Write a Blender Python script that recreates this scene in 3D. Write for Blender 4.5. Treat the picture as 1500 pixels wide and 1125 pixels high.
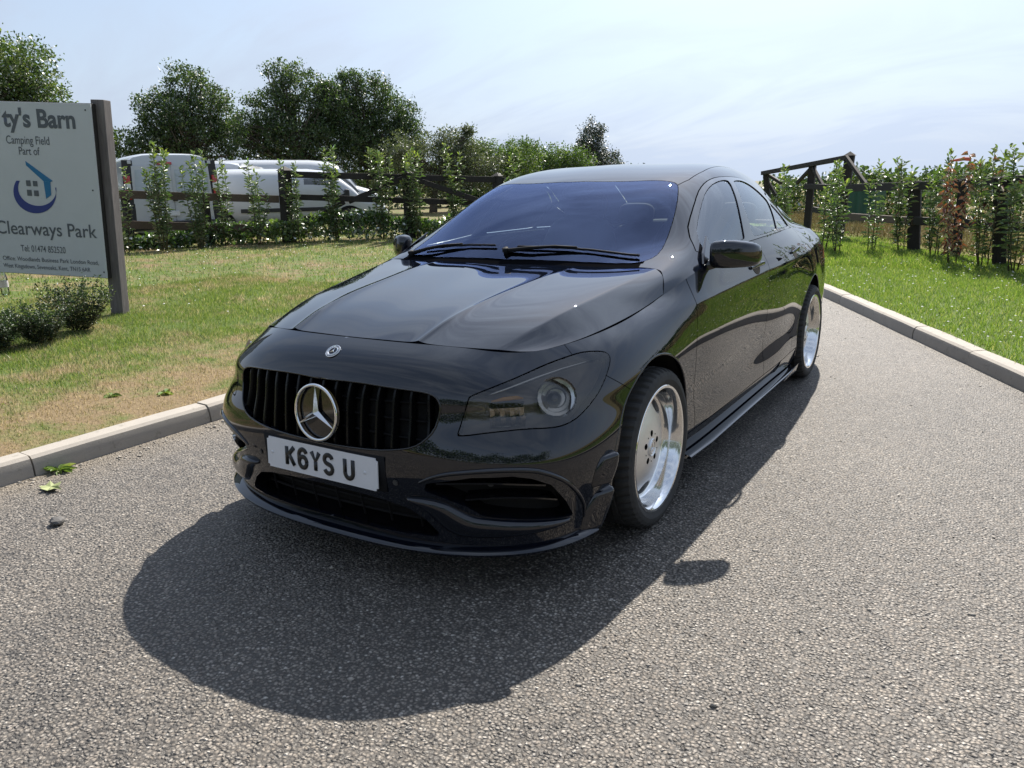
import bpy, bmesh, math, random
import numpy as np
from mathutils import Vector, Matrix
for o in list(bpy.data.objects): bpy.data.objects.remove(o)
scene = bpy.context.scene
col = scene.collection
rng = np.random.default_rng(7)
random.seed(7)
R = math.radians
# ------------------------------------------------------------------ camera
cam_d = bpy.data.cameras.new('camera'); cam = bpy.data.objects.new('camera', cam_d); col.objects.link(cam)
cam_d.sensor_width = 36; cam_d.sensor_fit = 'HORIZONTAL'; cam_d.lens = 36 * 1138.84 / 1500
cam_d.clip_start = .05; cam_d.clip_end = 3000
YAW, PIT, ROL = .5648, -.2497, -.0239
fw = Vector((-math.sin(YAW) * math.cos(PIT), math.cos(YAW) * math.cos(PIT), math.sin(PIT)))
rt = Vector((math.cos(YAW), math.sin(YAW), 0)); up = rt.cross(fw)
r2 = math.cos(ROL) * rt + math.sin(ROL) * up; u2 = -math.sin(ROL) * rt + math.cos(ROL) * up
mw = Matrix((r2, u2, -fw)).transposed().to_4x4(); mw.translation = (1.9021, -2.6835, 1.3011)
cam.matrix_world = mw
scene.camera = cam
# ------------------------------------------------------------------ sky, sun, exposure
SUN = Vector((-.205, .99, 1.0)).normalized()
EL = math.asin(SUN.z); AZ = math.atan2(SUN.x, SUN.y)          # azimuth measured from +Y towards +X
world = bpy.data.worlds.new('World'); scene.world = world; world.use_nodes = True
nt = world.node_tree; nt.nodes.clear()
def wn(t, **k):
    n = nt.nodes.new(t)
    for a, b in k.items(): setattr(n, a, b)
    return n
sky = wn('ShaderNodeTexSky', sky_type='NISHITA', sun_disc=False, sun_elevation=EL, sun_rotation=AZ)
sky.air_density = 1.0; sky.dust_density = .7; sky.ozone_density = 1.0; sky.altitude = 100
tc = wn('ShaderNodeTexCoord')
sep = wn('ShaderNodeSeparateXYZ'); nt.links.new(tc.outputs['Generated'], sep.inputs[0])
# project the view direction on a cloud deck so that cirrus streaks flatten towards the horizon
zc = wn('ShaderNodeMath', operation='MAXIMUM'); nt.links.new(sep.outputs[2], zc.inputs[0]); zc.inputs[1].default_value = 0.0
za = wn('ShaderNodeMath', operation='ADD'); nt.links.new(zc.outputs[0], za.inputs[0]); za.inputs[1].default_value = .42
dv = wn('ShaderNodeVectorMath', operation='DIVIDE'); nt.links.new(tc.outputs['Generated'], dv.inputs[0])
cb = wn('ShaderNodeCombineXYZ')
for i in range(3): nt.links.new(za.outputs[0], cb.inputs[i])
nt.links.new(cb.outputs[0], dv.inputs[1])
mp = wn('ShaderNodeMapping'); nt.links.new(dv.outputs[0], mp.inputs[0])
mp.inputs['Rotation'].default_value = (0, 0, R(35)); mp.inputs['Scale'].default_value = (.9, 2.6, 0)
n1 = wn('ShaderNodeTexNoise'); nt.links.new(mp.outputs[0], n1.inputs[0]); n1.inputs['Scale'].default_value = 2.3; n1.inputs['Detail'].default_value = 7; n1.inputs['Roughness'].default_value = .58; n1.inputs['Distortion'].default_value = .7
cr = wn('ShaderNodeValToRGB'); nt.links.new(n1.outputs[0], cr.inputs[0])
cr.color_ramp.elements[0].position = .42; cr.color_ramp.elements[0].color = (0, 0, 0, 1)
cr.color_ramp.elements[1].position = .66; cr.color_ramp.elements[1].color = (1, 1, 1, 1)
# thin veil everywhere, thicker towards the horizon, plus the streaks
hz = wn('ShaderNodeMath', operation='SUBTRACT'); hz.inputs[0].default_value = 1.0; nt.links.new(zc.outputs[0], hz.inputs[1])
hp = wn('ShaderNodeMath', operation='POWER'); nt.links.new(hz.outputs[0], hp.inputs[0]); hp.inputs[1].default_value = 3.6
hm = wn('ShaderNodeMath', operation='MULTIPLY_ADD'); nt.links.new(hp.outputs[0], hm.inputs[0]); hm.inputs[1].default_value = .66; hm.inputs[2].default_value = .36
cl = wn('ShaderNodeMath', operation='MULTIPLY_ADD', use_clamp=True); nt.links.new(cr.outputs[0], cl.inputs[0]); nt.links.new(hm.outputs[0], cl.inputs[2])
ck = wn('ShaderNodeMath', operation='MULTIPLY_ADD'); nt.links.new(zc.outputs[0], ck.inputs[0]); ck.inputs[1].default_value = .60; ck.inputs[2].default_value = .10; nt.links.new(ck.outputs[0], cl.inputs[1])
mx = wn('ShaderNodeMix', data_type='RGBA'); nt.links.new(cl.outputs[0], mx.inputs[0]); nt.links.new(sky.outputs[0], mx.inputs[6])
# thin cirrus scatters forward: the veil is brighter round the sun
sd_ = wn('ShaderNodeVectorMath', operation='DOT_PRODUCT'); nt.links.new(tc.outputs['Generated'], sd_.inputs[0]); sd_.inputs[1].default_value = tuple(SUN)
s0 = wn('ShaderNodeMath', operation='MAXIMUM'); nt.links.new(sd_.outputs['Value'], s0.inputs[0]); s0.inputs[1].default_value = 0
s1 = wn('ShaderNodeMath', operation='POWER'); nt.links.new(s0.outputs[0], s1.inputs[0]); s1.inputs[1].default_value = 9
s2 = wn('ShaderNodeMath', operation='MULTIPLY_ADD'); nt.links.new(s1.outputs[0], s2.inputs[0]); s2.inputs[1].default_value = 2.8; s2.inputs[2].default_value = 1
vc = wn('ShaderNodeVectorMath', operation='SCALE'); vc.inputs[0].default_value = (3.55, 4.10, 5.05); nt.links.new(s2.outputs[0], vc.inputs['Scale']); nt.links.new(vc.outputs[0], mx.inputs[7])
bg = wn('ShaderNodeBackground'); nt.links.new(mx.outputs[2], bg.inputs[0]); bg.inputs[1].default_value = .08
wo = wn('ShaderNodeOutputWorld'); nt.links.new(bg.outputs[0], wo.inputs[0])
sl = bpy.data.lights.new('sun', 'SUN'); sl.energy = 4.8; sl.angle = R(.53); sl.color = (1, .935, .84)
so = bpy.data.objects.new('sun', sl); col.objects.link(so)
so.rotation_euler = SUN.to_track_quat('Z', 'Y').to_euler(); so.location = SUN * 60
vs = scene.view_settings; vs.view_transform = 'Standard'; vs.look = 'None'; vs.gamma = 1; vs.exposure = 1.0; vs.use_curve_mapping = False
scene.render.engine = 'CYCLES'
scene.cycles.max_bounces = 8; scene.cycles.transparent_max_bounces = 16

# ------------------------------------------------------------------ helpers
def tag(o, label=None, cat=None, group=None, kind=None):
    for k, v in (('label', label), ('category', cat), ('group', group), ('kind', kind)):
        if v: o[k] = v
    return o
def link(o, parent=None):
    col.objects.link(o)
    if parent is not None: o.parent = parent
    return o
def empty(name, loc=(0, 0, 0), rz=0, parent=None):
    o = bpy.data.objects.new(name, None); o.empty_display_size = .2; o.location = loc; o.rotation_euler = (0, 0, rz)
    return link(o, parent)
def mesh(name, V, F, mat, parent=None, smooth=True):
    me = bpy.data.meshes.new(name)
    V = np.asarray(V, float)
    if isinstance(F, np.ndarray) and F.ndim == 2:
        n, k = F.shape
        me.vertices.add(len(V)); me.vertices.foreach_set('co', V[:, :3].astype(np.float32).ravel())
        me.loops.add(n * k); me.loops.foreach_set('vertex_index', F.astype(np.int32).ravel())
        me.polygons.add(n); me.polygons.foreach_set('loop_start', np.arange(0, n * k, k, dtype=np.int32))
        me.update(calc_edges=True)
    else:
        me.from_pydata(V[:, :3].tolist(), [], [tuple(int(i) for i in f) for f in F])
    me.validate()
    if smooth: me.polygons.foreach_set('use_smooth', np.ones(len(me.polygons), dtype=bool))
    if mat is not None: me.materials.append(mat)
    o = bpy.data.objects.new(name, me)
    return link(o, parent)
class MB:
    """collects simple shapes into one mesh"""
    def __init__(s): s.V = []; s.F = []
    def add(s, V, F):
        n = len(s.V); s.V += [tuple(map(float, v)) for v in V]; s.F += [tuple(i + n for i in f) for f in F]
        return s
    def box(s, c, d, M=None, bev=0):
        x, y, z = (a / 2 for a in d); c = Vector(c)
        if bev:
            bm = bmesh.new(); bmesh.ops.create_cube(bm, size=1)
            for v in bm.verts: v.co = Vector((v.co.x * d[0], v.co.y * d[1], v.co.z * d[2]))
            bmesh.ops.bevel(bm, geom=list(bm.edges), offset=bev, segments=2, affect='EDGES', profile=.6)
            V = [v.co.copy() for v in bm.verts]; bm.verts.index_update(); F = [tuple(v.index for v in f.verts) for f in bm.faces]; bm.free()
        else:
            V = [Vector(p) for p in ((-x, -y, -z), (x, -y, -z), (x, y, -z), (-x, y, -z), (-x, -y, z), (x, -y, z), (x, y, z), (-x, y, z))]
            F = [(3, 2, 1, 0), (4, 5, 6, 7), (0, 1, 5, 4), (1, 2, 6, 5), (2, 3, 7, 6), (3, 0, 4, 7)]
        V = [(M @ v if M is not None else v) + c for v in V]
        return s.add(V, F)
    def beam(s, a, b, w, h, upv=(0, 0, 1), bev=0):
        a = Vector(a); b = Vector(b); d = b - a; L = d.length; d.normalize()
        u = Vector(upv); sd = d.cross(u).normalized(); u = sd.cross(d)
        M = Matrix((sd, d, u)).transposed()
        return s.box((a + b) / 2, (w, L, h), M, bev)
    def tube(s, pts, rad, n=8, cap=True, flat=None):
        pts = [Vector(p) for p in pts]
        if not hasattr(rad, '__len__'): rad = [rad] * len(pts)
        prev = None; V = []; F = []
        for i, p in enumerate(pts):
            d = (pts[min(i + 1, len(pts) - 1)] - pts[max(i - 1, 0)]).normalized()
            if prev is None:
                a = Vector((0, 0, 1)) if abs(d.z) < .9 else Vector((1, 0, 0))
                u = d.cross(a).normalized()
            else: u = (prev - d * prev.dot(d)).normalized()
            prev = u; w = d.cross(u)
            for k in range(n):
                t = 2 * math.pi * k / n; q = u * math.cos(t) * rad[i] + w * math.sin(t) * rad[i]
                if flat is not None: q = q - flat * q.dot(flat) * .6
                V.append(p + q)
        for i in range(len(pts) - 1):
            for k in range(n):
                F.append((i * n + k, i * n + (k + 1) % n, (i + 1) * n + (k + 1) % n, (i + 1) * n + k))
        if cap: F += [tuple(range(n - 1, -1, -1)), tuple((len(pts) - 1) * n + k for k in range(n))]
        return s.add(V, F)
    def lathe(s, prof, c, axis='X', n=48, a0=0, a1=2 * math.pi):
        """prof: (r, h) pairs along the axis"""
        full = abs(a1 - a0 - 2 * math.pi) < 1e-6; m = n if full else n + 1
        V = []; F = []
        for r, h in prof:
            for k in range(m):
                t = a0 + (a1 - a0) * k / n; a, b = r * math.cos(t), r * math.sin(t)
                V.append({'X': (c[0] + h, c[1] + a, c[2] + b), 'Y': (c[0] - a, c[1] + h, c[2] + b), 'Z': (c[0] + a, c[1] + b, c[2] + h)}[axis])
        for i in range(len(prof) - 1):
            for k in range(n):
                k2 = (k + 1) % m if full else k + 1
                F.append((i * m + k, i * m + k2, (i + 1) * m + k2, (i + 1) * m + k))
        return s.add(V, F)
    def build(s, name, mat, parent=None, smooth=False): return mesh(name, s.V, s.F, mat, parent, smooth)
def autosmooth(o, ang=35):
    me = o.data; bm = bmesh.new(); bm.from_mesh(me)
    for e in bm.edges:
        e.smooth = len(e.link_faces) != 2 or e.calc_face_angle(0) < R(ang)
    for f in bm.faces: f.smooth = True
    bm.to_mesh(me); bm.free(); return o
def copy_tree(o, parent=None, M=None):
    c = o.copy(); col.objects.link(c); c.parent = parent
    for ch in list(o.children): copy_tree(ch, c)
    return c

# ------------------------------------------------------------------ materials
MATS = {}
class NB:
    def __init__(s, name):
        s.m = bpy.data.materials.new(name); s.m.use_nodes = True; s.t = s.m.node_tree
        s.t.nodes.clear(); s.out = s.n('ShaderNodeOutputMaterial')
    def n(s, t, ins=None, **k):
        nd = s.t.nodes.new(t)
        for a, b in k.items(): setattr(nd, a, b)
        for a, b in (ins or {}).items(): s.i(nd, a, b)
        return nd
    def i(s, nd, a, b):
        if hasattr(b, 'is_output') or isinstance(b, bpy.types.NodeSocket): s.t.links.new(b, nd.inputs[a])
        else: nd.inputs[a].default_value = b
    def ramp(s, f, stops):
        r = s.n('ShaderNodeValToRGB', {0: f}); e = r.color_ramp.elements
        while len(e) < len(stops): e.new(.5)
        for el, (p, c) in zip(e, stops): el.position = p; el.color = tuple(c) + (1,) if len(c) == 3 else c
        return r.outputs[0]
    def noise(s, scale, detail=4, rough=.55, vec=None, dist=0):
        nd = s.n('ShaderNodeTexNoise', {'Scale': scale, 'Detail': detail, 'Roughness': rough, 'Distortion': dist})
        if vec is not None: s.i(nd, 'Vector', vec)
        return nd.outputs[0]
    def math(s, op, a, b=None, c=None, clamp=False):
        nd = s.n('ShaderNodeMath', operation=op, use_clamp=clamp); s.i(nd, 0, a)
        if b is not None: s.i(nd, 1, b)
        if c is not None: s.i(nd, 2, c)
        return nd.outputs[0]
    def mix(s, f, a, b, blend='MIX'):
        nd = s.n('ShaderNodeMix', data_type='RGBA', blend_type=blend); s.i(nd, 0, f); s.i(nd, 6, a); s.i(nd, 7, b)
        return nd.outputs[2]
    def pos(s): return s.n('ShaderNodeNewGeometry').outputs['Position']
    def obj(s): return s.n('ShaderNodeTexCoord').outputs['Object']
    def bump(s, h, strength=.3, dist=.01, normal=None):
        nd = s.n('ShaderNodeBump', {'Height': h, 'Strength': strength, 'Distance': dist})
        if normal is not None: s.i(nd, 'Normal', normal)
        return nd.outputs[0]
    def pb(s, **k):
        names = {'color': 'Base Color', 'rough': 'Roughness', 'metal': 'Metallic', 'normal': 'Normal', 'ior': 'IOR', 'coat': 'Coat Weight', 'coatr': 'Coat Roughness', 'coatior': 'Coat IOR', 'spec': 'Specular IOR Level', 'emit': 'Emission Color', 'emits': 'Emission Strength', 'alpha': 'Alpha', 'trans': 'Transmission Weight', 'sheen': 'Sheen Weight', 'aniso': 'Anisotropic'}
        return s.n('ShaderNodeBsdfPrincipled', {names[a]: b for a, b in k.items()})
    def done(s, sh):
        s.t.links.new(sh.outputs[0] if hasattr(sh, 'outputs') else sh, s.out.inputs[0]); MATS[s.m.name] = s.m; return s.m
def c4(c): return tuple(c) + (1,)
def simple(name, color, rough=.5, metal=0, var=.12, scale=40, bump=0, bscale=200, **k):
    b = NB(name); nz = b.noise(scale, 3, vec=b.obj())
    f = b.math('MULTIPLY_ADD', nz, 2 * var, 1 - var)
    colr = b.mix(1.0, c4(color), b.n('ShaderNodeCombineColor', {0: f, 1: f, 2: f}).outputs[0], 'MULTIPLY')
    rr = b.math('MULTIPLY_ADD', b.noise(scale * 1.7, 2, vec=b.obj()), .12, rough - .06, clamp=True)
    kk = dict(color=colr, rough=rr, metal=metal); kk.update(k)
    if bump: kk['normal'] = b.bump(b.noise(bscale, 3, vec=b.obj()), bump, .004)
    return b.done(b.pb(**kk))
# ------------------------------------------------------------------ materials of the place
def m_asphalt():
    b = NB('asphalt'); p = b.pos()
    warp = b.n('ShaderNodeVectorMath', {0: p, 1: b.n('ShaderNodeVectorMath', {0: b.n('ShaderNodeTexNoise', {'Vector': p, 'Scale': 60., 'Detail': 2}).outputs[1], 'Scale': .012}, operation='SCALE').outputs[0]}, operation='ADD').outputs[0]
    v = b.n('ShaderNodeTexVoronoi', {'Vector': warp, 'Scale': 90., 'Randomness': 1.}, feature='F1')
    v2 = b.n('ShaderNodeTexVoronoi', {'Vector': warp, 'Scale': 190.}, feature='F1')
    rnd = b.n('ShaderNodeSeparateColor', {0: v.outputs['Color']})
    stone = b.ramp(rnd.outputs[0], [(0, (.13, .118, .102)), (.45, (.20, .182, .158)), (.75, (.27, .245, .212)), (.92, (.34, .31, .275)), (1, (.50, .47, .42))])
    stone = b.mix(b.math('MULTIPLY', rnd.outputs[1], .35), stone, (.19, .155, .13, 1))
    gap = b.ramp(v.outputs['Distance'], [(.28, (0, 0, 0)), (.56, (1, 1, 1))])
    cc = b.mix(b.math('MULTIPLY', gap, .88), stone, (.050, .046, .042, 1))
    big = b.noise(.7, 5, .6, p); mid = b.noise(5., 4, .6, p)
    cc = b.mix(1.0, cc, b.ramp(b.math('ADD', b.math('MULTIPLY', big, .6), b.math('MULTIPLY', mid, .4)), [(.3, (.74, .73, .72)), (.7, (1.22, 1.19, 1.14))]), 'MULTIPLY')
    sx_ = b.n('ShaderNodeSeparateXYZ', {0: p})
    edge = b.n('ShaderNodeMapRange', {0: b.math('ADD', sx_.outputs[0], b.math('MULTIPLY_ADD', mid, .5, -.25)), 1: -1.92, 2: -1.55, 3: .55, 4: 0.}).outputs[0]
    cc = b.mix(edge, cc, (.20, .165, .12, 1))
    spot = b.ramp(b.noise(2.3, 3, .5, p), [(.66, (0, 0, 0)), (.74, (1, 1, 1))])
    cc = b.mix(b.math('MULTIPLY', spot, .28), cc, (.06, .055, .05, 1))
    h = b.math('ADD', b.math('MULTIPLY', b.math('SUBTRACT', 1.0, v.outputs['Distance']), b.math('MULTIPLY_ADD', rnd.outputs[2], .9, .35)), b.math('MULTIPLY', v2.outputs['Distance'], -.18))
    # every chip lies at its own tilt
    tl = b.n('ShaderNodeVectorMath', {0: v.outputs['Color'], 1: (.5, .5, .5)}, operation='SUBTRACT').outputs[0]
    tl = b.n('ShaderNodeVectorMath', {0: tl, 'Scale': .75}, operation='SCALE').outputs[0]
    nn = b.n('ShaderNodeVectorMath', {0: b.n('ShaderNodeVectorMath', {0: b.n('ShaderNodeNewGeometry').outputs['Normal'], 1: tl}, operation='ADD').outputs[0]}, operation='NORMALIZE').outputs[0]
    nb = b.bump(h, 1., .009, nn)
    return b.done(b.pb(color=cc, rough=b.math('MULTIPLY_ADD', rnd.outputs[1], .25, .55), normal=nb, spec=.5))
def m_lawn(name, dry_edge):
    b = NB(name); p = b.pos()
    a = b.noise(1.3, 5, .66, p); f = b.noise(38., 3, .7, p); g = b.noise(5., 4, .6, p)
    s = b.n('ShaderNodeSeparateXYZ', {0: p})
    green = b.mix(f, (.045, .075, .014, 1), (.12, .165, .035, 1))
    dry = b.mix(f, (.10, .072, .040, 1), (.26, .19, .105, 1))
    if dry_edge:
        e = b.n('ShaderNodeMapRange', {0: s.outputs[0], 1: -4.2, 2: -2.1, 3: -.02, 4: .125}).outputs[0]
        e2 = b.n('ShaderNodeMapRange', {0: s.outputs[0], 1: -12., 2: -5., 3: .07, 4: .0}).outputs[0]
        k = b.math('ADD', b.math('ADD', b.math('MULTIPLY', a, .55), b.math('MULTIPLY', g, .45)), b.math('ADD', e, e2))
        d = b.ramp(k, [(.46, (0, 0, 0)), (.62, (1, 1, 1))])
    else:
        d = b.math('MULTIPLY', b.ramp(b.math('MULTIPLY_ADD', a, .6, b.math('MULTIPLY', g, .4)), [(.52, (0, 0, 0)), (.75, (1, 1, 1))]), .5)
    return b.done(b.pb(color=b.mix(d, green, dry), rough=.9, normal=b.bump(f, .6, .02), spec=.2))
def m_blades(name, dry_edge):
    b = NB(name); p = b.pos(); at = b.n('ShaderNodeAttribute', attribute_name='rnd').outputs['Fac']
    a = b.noise(1.3, 5, .66, p); g = b.noise(5., 4, .6, p); s = b.n('ShaderNodeSeparateXYZ', {0: p})
    green = b.ramp(at, [(0, (.06, .115, .016)), (.5, (.12, .185, .022)), (.85, (.21, .26, .042)), (1, (.36, .33, .11))]) if dry_edge else b.ramp(at, [(0, (.07, .14, .012)), (.5, (.13, .215, .022)), (.85, (.215, .295, .04)), (1, (.36, .36, .10))])
    dry = b.ramp(at, [(0, (.20, .14, .07)), (.6, (.36, .28, .14)), (1, (.48, .40, .24))])
    if dry_edge:
        e = b.n('ShaderNodeMapRange', {0: s.outputs[0], 1: -4.2, 2: -2.1, 3: -.02, 4: .125}).outputs[0]
        e2 = b.n('ShaderNodeMapRange', {0: s.outputs[0], 1: -12., 2: -5., 3: .07, 4: .0}).outputs[0]
        k = b.math('ADD', b.math('ADD', b.math('MULTIPLY', a, .55), b.math('MULTIPLY', g, .45)), b.math('ADD', e, e2))
        k = b.math('ADD', k, b.math('MULTIPLY_ADD', at, .16, -.08))
        d = b.ramp(k, [(.48, (0, 0, 0)), (.62, (1, 1, 1))])
    else: d = b.math('MULTIPLY', b.ramp(b.math('MULTIPLY_ADD', a, .6, b.math('MULTIPLY', g, .4)), [(.55, (0, 0, 0)), (.78, (1, 1, 1))]), .4)
    cc = b.mix(d, green, dry)
    df = b.n('ShaderNodeBsdfDiffuse', {0: cc}); tr = b.n('ShaderNodeBsdfTranslucent', {0: cc})
    gl = b.n('ShaderNodeBsdfGlossy', {0: (.9, .9, .85, 1), 'Roughness': .45})
    m1 = b.n('ShaderNodeMixShader', {0: .62, 1: df.outputs[0], 2: tr.outputs[0]})
    return b.done(b.n('ShaderNodeMixShader', {0: .05, 1: m1.outputs[0], 2: gl.outputs[0]}))
def m_leaf(name, c0, c1, c2, trans=.45, gloss=.07, rough=.35, fres=.8):
    b = NB(name); at = b.n('ShaderNodeAttribute', attribute_name='rnd').outputs['Fac']
    cc = b.ramp(at, [(0, c0), (.55, c1), (1, c2)])
    df = b.n('ShaderNodeBsdfDiffuse', {0: cc}); tr = b.n('ShaderNodeBsdfTranslucent', {0: b.mix(.5, cc, b.mix(1., cc, (1.5, 1.5, .5, 1), 'MULTIPLY'))})
    gl = b.n('ShaderNodeBsdfGlossy', {0: (1, 1, 1, 1), 'Roughness': rough})
    fr = b.n('ShaderNodeFresnel', {0: 1.42}).outputs[0]
    m1 = b.n('ShaderNodeMixShader', {0: trans, 1: df.outputs[0], 2: tr.outputs[0]})
    return b.done(b.n('ShaderNodeMixShader', {0: b.math('MULTIPLY_ADD', fr, fres, gloss, clamp=True), 1: m1.outputs[0], 2: gl.outputs[0]}))
def m_bark(name, c0, c1):
    b = NB(name); p = b.obj(); mpn = b.n('ShaderNodeMapping', {0: p, 'Scale': (14, 14, 2.5)}).outputs[0]
    f = b.noise(2., 5, .65, mpn); return b.done(b.pb(color=b.mix(f, c4(c0), c4(c1)), rough=.9, normal=b.bump(f, .7, .02)))
def m_wood(name, c0, c1, c2, axis=(30, 30, 2.2)):
    b = NB(name); p = b.obj(); mpn = b.n('ShaderNodeMapping', {0: p, 'Scale': axis}).outputs[0]
    f = b.noise(1.6, 6, .62, mpn, 1.2); g = b.noise(2.2, 4, .6, p)
    cc = b.mix(b.math('MULTIPLY', g, .55), b.ramp(f, [(.25, c0), (.5, c1), (.8, c2)]), c4(tuple(v * .7 for v in c0)))
    return b.done(b.pb(color=cc, rough=.82, normal=b.bump(f, .4, .004)))
def m_concrete():
    b = NB('kerb_concrete'); p = b.pos(); f = b.noise(160., 3, .7, p); g = b.noise(7., 5, .62, p); s = b.noise(1.4, 3, .5, p)
    cc = b.mix(b.math('MULTIPLY_ADD', g, .9, -.15, clamp=True), (.34, .305, .26, 1), (.22, .20, .18, 1))
    cc = b.mix(b.ramp(b.noise(22., 4, .7, p), [(.58, (0, 0, 0)), (.72, (.7, .7, .7))]), cc, (.12, .11, .085, 1))
    cc = b.mix(b.math('MULTIPLY', f, .35), cc, (.46, .43, .38, 1))
    return b.done(b.pb(color=cc, rough=.88, normal=b.bump(b.math('ADD', f, g), .35, .004)))
# ------------------------------------------------------------------ car materials
def m_paint():
    b = NB('black_paint'); p = b.pos()
    dust = b.ramp(b.noise(9., 5, .7, p), [(.45, (0, 0, 0)), (.85, (1, 1, 1))])
    cc = b.mix(b.math('MULTIPLY', dust, .012), (.003, .0046, .0095, 1), (.22, .21, .20, 1))
    return b.done(b.pb(color=cc, rough=.5, spec=0., coat=1., coatior=1.68, coatr=b.math('MULTIPLY_ADD', dust, .012, .0)))
def glass(name, tint, refl, add=0., ior=1.5, rough=.0):
    b = NB(name); fr = b.n('ShaderNodeFresnel', {0: ior}).outputs[0]
    tr = b.n('ShaderNodeBsdfTransparent', {0: c4(tint)}); gl = b.n('ShaderNodeBsdfGlossy', {0: c4(refl), 'Roughness': rough})
    return b.done(b.n('ShaderNodeMixShader', {0: b.math('ADD', b.math('MULTIPLY', fr, 1 - add), add, clamp=True), 1: tr.outputs[0], 2: gl.outputs[0]}))
def m_rubber():
    b = NB('tyre_rubber'); p = b.obj(); f = b.noise(30., 4, .6, p)
    return b.done(b.pb(color=b.mix(f, (.018, .018, .018, 1), (.05, .048, .045, 1)), rough=.8, normal=b.bump(b.noise(300., 2, .5, p), .15, .001)))
def m_rim(name, colr, rough):
    b = NB(name); p = b.obj(); f = b.noise(60., 3, .6, p)
    return b.done(b.pb(color=b.mix(b.math('MULTIPLY', f, .4), c4(colr), c4(tuple(v * .75 for v in colr))), metal=1., rough=b.math('MULTIPLY_ADD', f, .14, rough)))
asphalt = m_asphalt(); lawn_l = m_lawn('lawn_left_soil', True); lawn_r = m_lawn('lawn_right_soil', False)
blades_l = m_blades('grass_blades_dry', True); blades_r = m_blades('grass_blades_green', False)
concrete = m_concrete()
paint = m_paint()
ws_glass = glass('windscreen_glass', (.74, .88, .88), (.50, .62, 1.0), .025, 1.52)
side_glass = glass('side_glass', (.74, .78, .78), (.92, .96, 1.0), .10, 1.55)
lamp_glass = glass('headlamp_lens', (.78, .74, .69), (1, 1, 1), .03, 1.5)
van_glass = glass('van_glass', (.08, .09, .10), (1, 1, 1), .06)
rubber = m_rubber()
alloy = m_rim('machined_alloy', (.86, .85, .83), .36); alloy_lip = simple('polished_lip', (.86, .85, .83), .10, 1., .03, 8)
chrome = simple('chrome', (.80, .80, .80), .07, 1., .03)
gloss_black = simple('gloss_black_trim', (.004, .004, .005), .12, 0, .1, 30, coat=.6)
slat_black = simple('grille_slat_black', (.003, .003, .0035), .28, 0, .1, 30, spec=.25)
matt_black = simple('matt_black_plastic', (.012, .012, .013), .7, 0, .2, 60, .15, spec=.15)
frit_black = simple('frit_black', (.006, .006, .007), .9, 0, .1, spec=.0)
void_black = simple('dark_cavity', (.004, .004, .004), .95, 0, .1)
lamp_grey = simple('headlamp_housing', (.105, .090, .076), .4, 0, .15)
lamp_chrome = simple('headlamp_reflector', (.42, .42, .41), .16, 1., .05)
amber = simple('amber_indicator', (.55, .28, .06), .25, 0, .1)
plate_white = simple('plate_white', (.72, .72, .74), .35, 0, .05, 12)
plate_black = simple('plate_black', (.008, .008, .009), .35, 0, .05)
seat_black = simple('seat_fabric', (.02, .02, .022), .85, 0, .2, 80, .2)
dash_grey = simple('dash_plastic', (.20, .22, .21), .6, 0, .12, 60, .15)
brake_steel = simple('brake_disc_steel', (.22, .21, .2), .45, 1., .2)
# ------------------------------------------------------------------ polygon patches that can be cut along a level line
def split(V, F, f):
    """cut faces along f=0 -> (V, faces f<0, faces f>0); V gains the new vertices"""
    if not len(F): return V, [], []
    idx = np.concatenate([np.asarray(q) for q in F]); ln = np.array([len(q) for q in F]); st = np.concatenate([[0], np.cumsum(ln)[:-1]])
    f = np.where(np.abs(f) < 1e-9, 1e-9, f)
    mn = np.minimum.reduceat(f[idx], st); mxx = np.maximum.reduceat(f[idx], st)
    neg = [F[i] for i in np.where(mxx < 0)[0]]; pos = [F[i] for i in np.where(mn > 0)[0]]
    new = []; cache = {}; n0 = len(V)
    for i in np.where((mn < 0) & (mxx > 0))[0]:
        q = F[i]; a = []; b = []
        for k in range(len(q)):
            p, r = q[k], q[(k + 1) % len(q)]
            (a if f[p] < 0 else b).append(p)
            if (f[p] < 0) != (f[r] < 0):
                key = (p, r) if p < r else (r, p)
                if key not in cache:
                    p0, r0 = key; t = f[p0] / (f[p0] - f[r0]); cache[key] = n0 + len(new); new.append(V[p0] + (V[r0] - V[p0]) * t)
                a.append(cache[key]); b.append(cache[key])
        if len(a) > 2: neg.append(tuple(a))
        if len(b) > 2: pos.append(tuple(b))
    if new: V = np.concatenate([V, np.array(new)])
    return V, neg, pos
def compact(V, F):
    used = np.unique(np.concatenate([np.asarray(q) for q in F])); m = np.full(len(V), -1); m[used] = np.arange(len(used))
    return V[used], [tuple(m[list(q)]) for q in F]
def grid_faces(nu, nv):
    i, j = np.meshgrid(np.arange(nu - 1), np.arange(nv - 1), indexing='ij'); a = i * nv + j
    return np.stack([a, a + nv, a + nv + 1, a + 1], -1).reshape(-1, 4)
def path_sd(P, path):
    """signed distance of 2D points to an open polyline (positive on its left)"""
    best = np.full(len(P), 1e9); sg = np.ones(len(P))
    for k in range(len(path) - 1):
        a = np.array(path[k]); b = np.array(path[k + 1]); d = b - a
        t = np.clip(((P - a) @ d) / (d @ d), 0, 1) if 0 < k < len(path) - 2 else ((np.minimum(((P - a) @ d) / (d @ d), 1)) if k == 0 else np.maximum(((P - a) @ d) / (d @ d), 0))
        q = P - (a + t[:, None] * d); dist = np.hypot(q[:, 0], q[:, 1]); s = np.where(d[0] * (P[:, 1] - a[1]) - d[1] * (P[:, 0] - a[0]) > 0, 1., -1.)
        m = dist < best - 1e-9; best[m] = dist[m]; sg[m] = s[m]
    return best * sg
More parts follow.
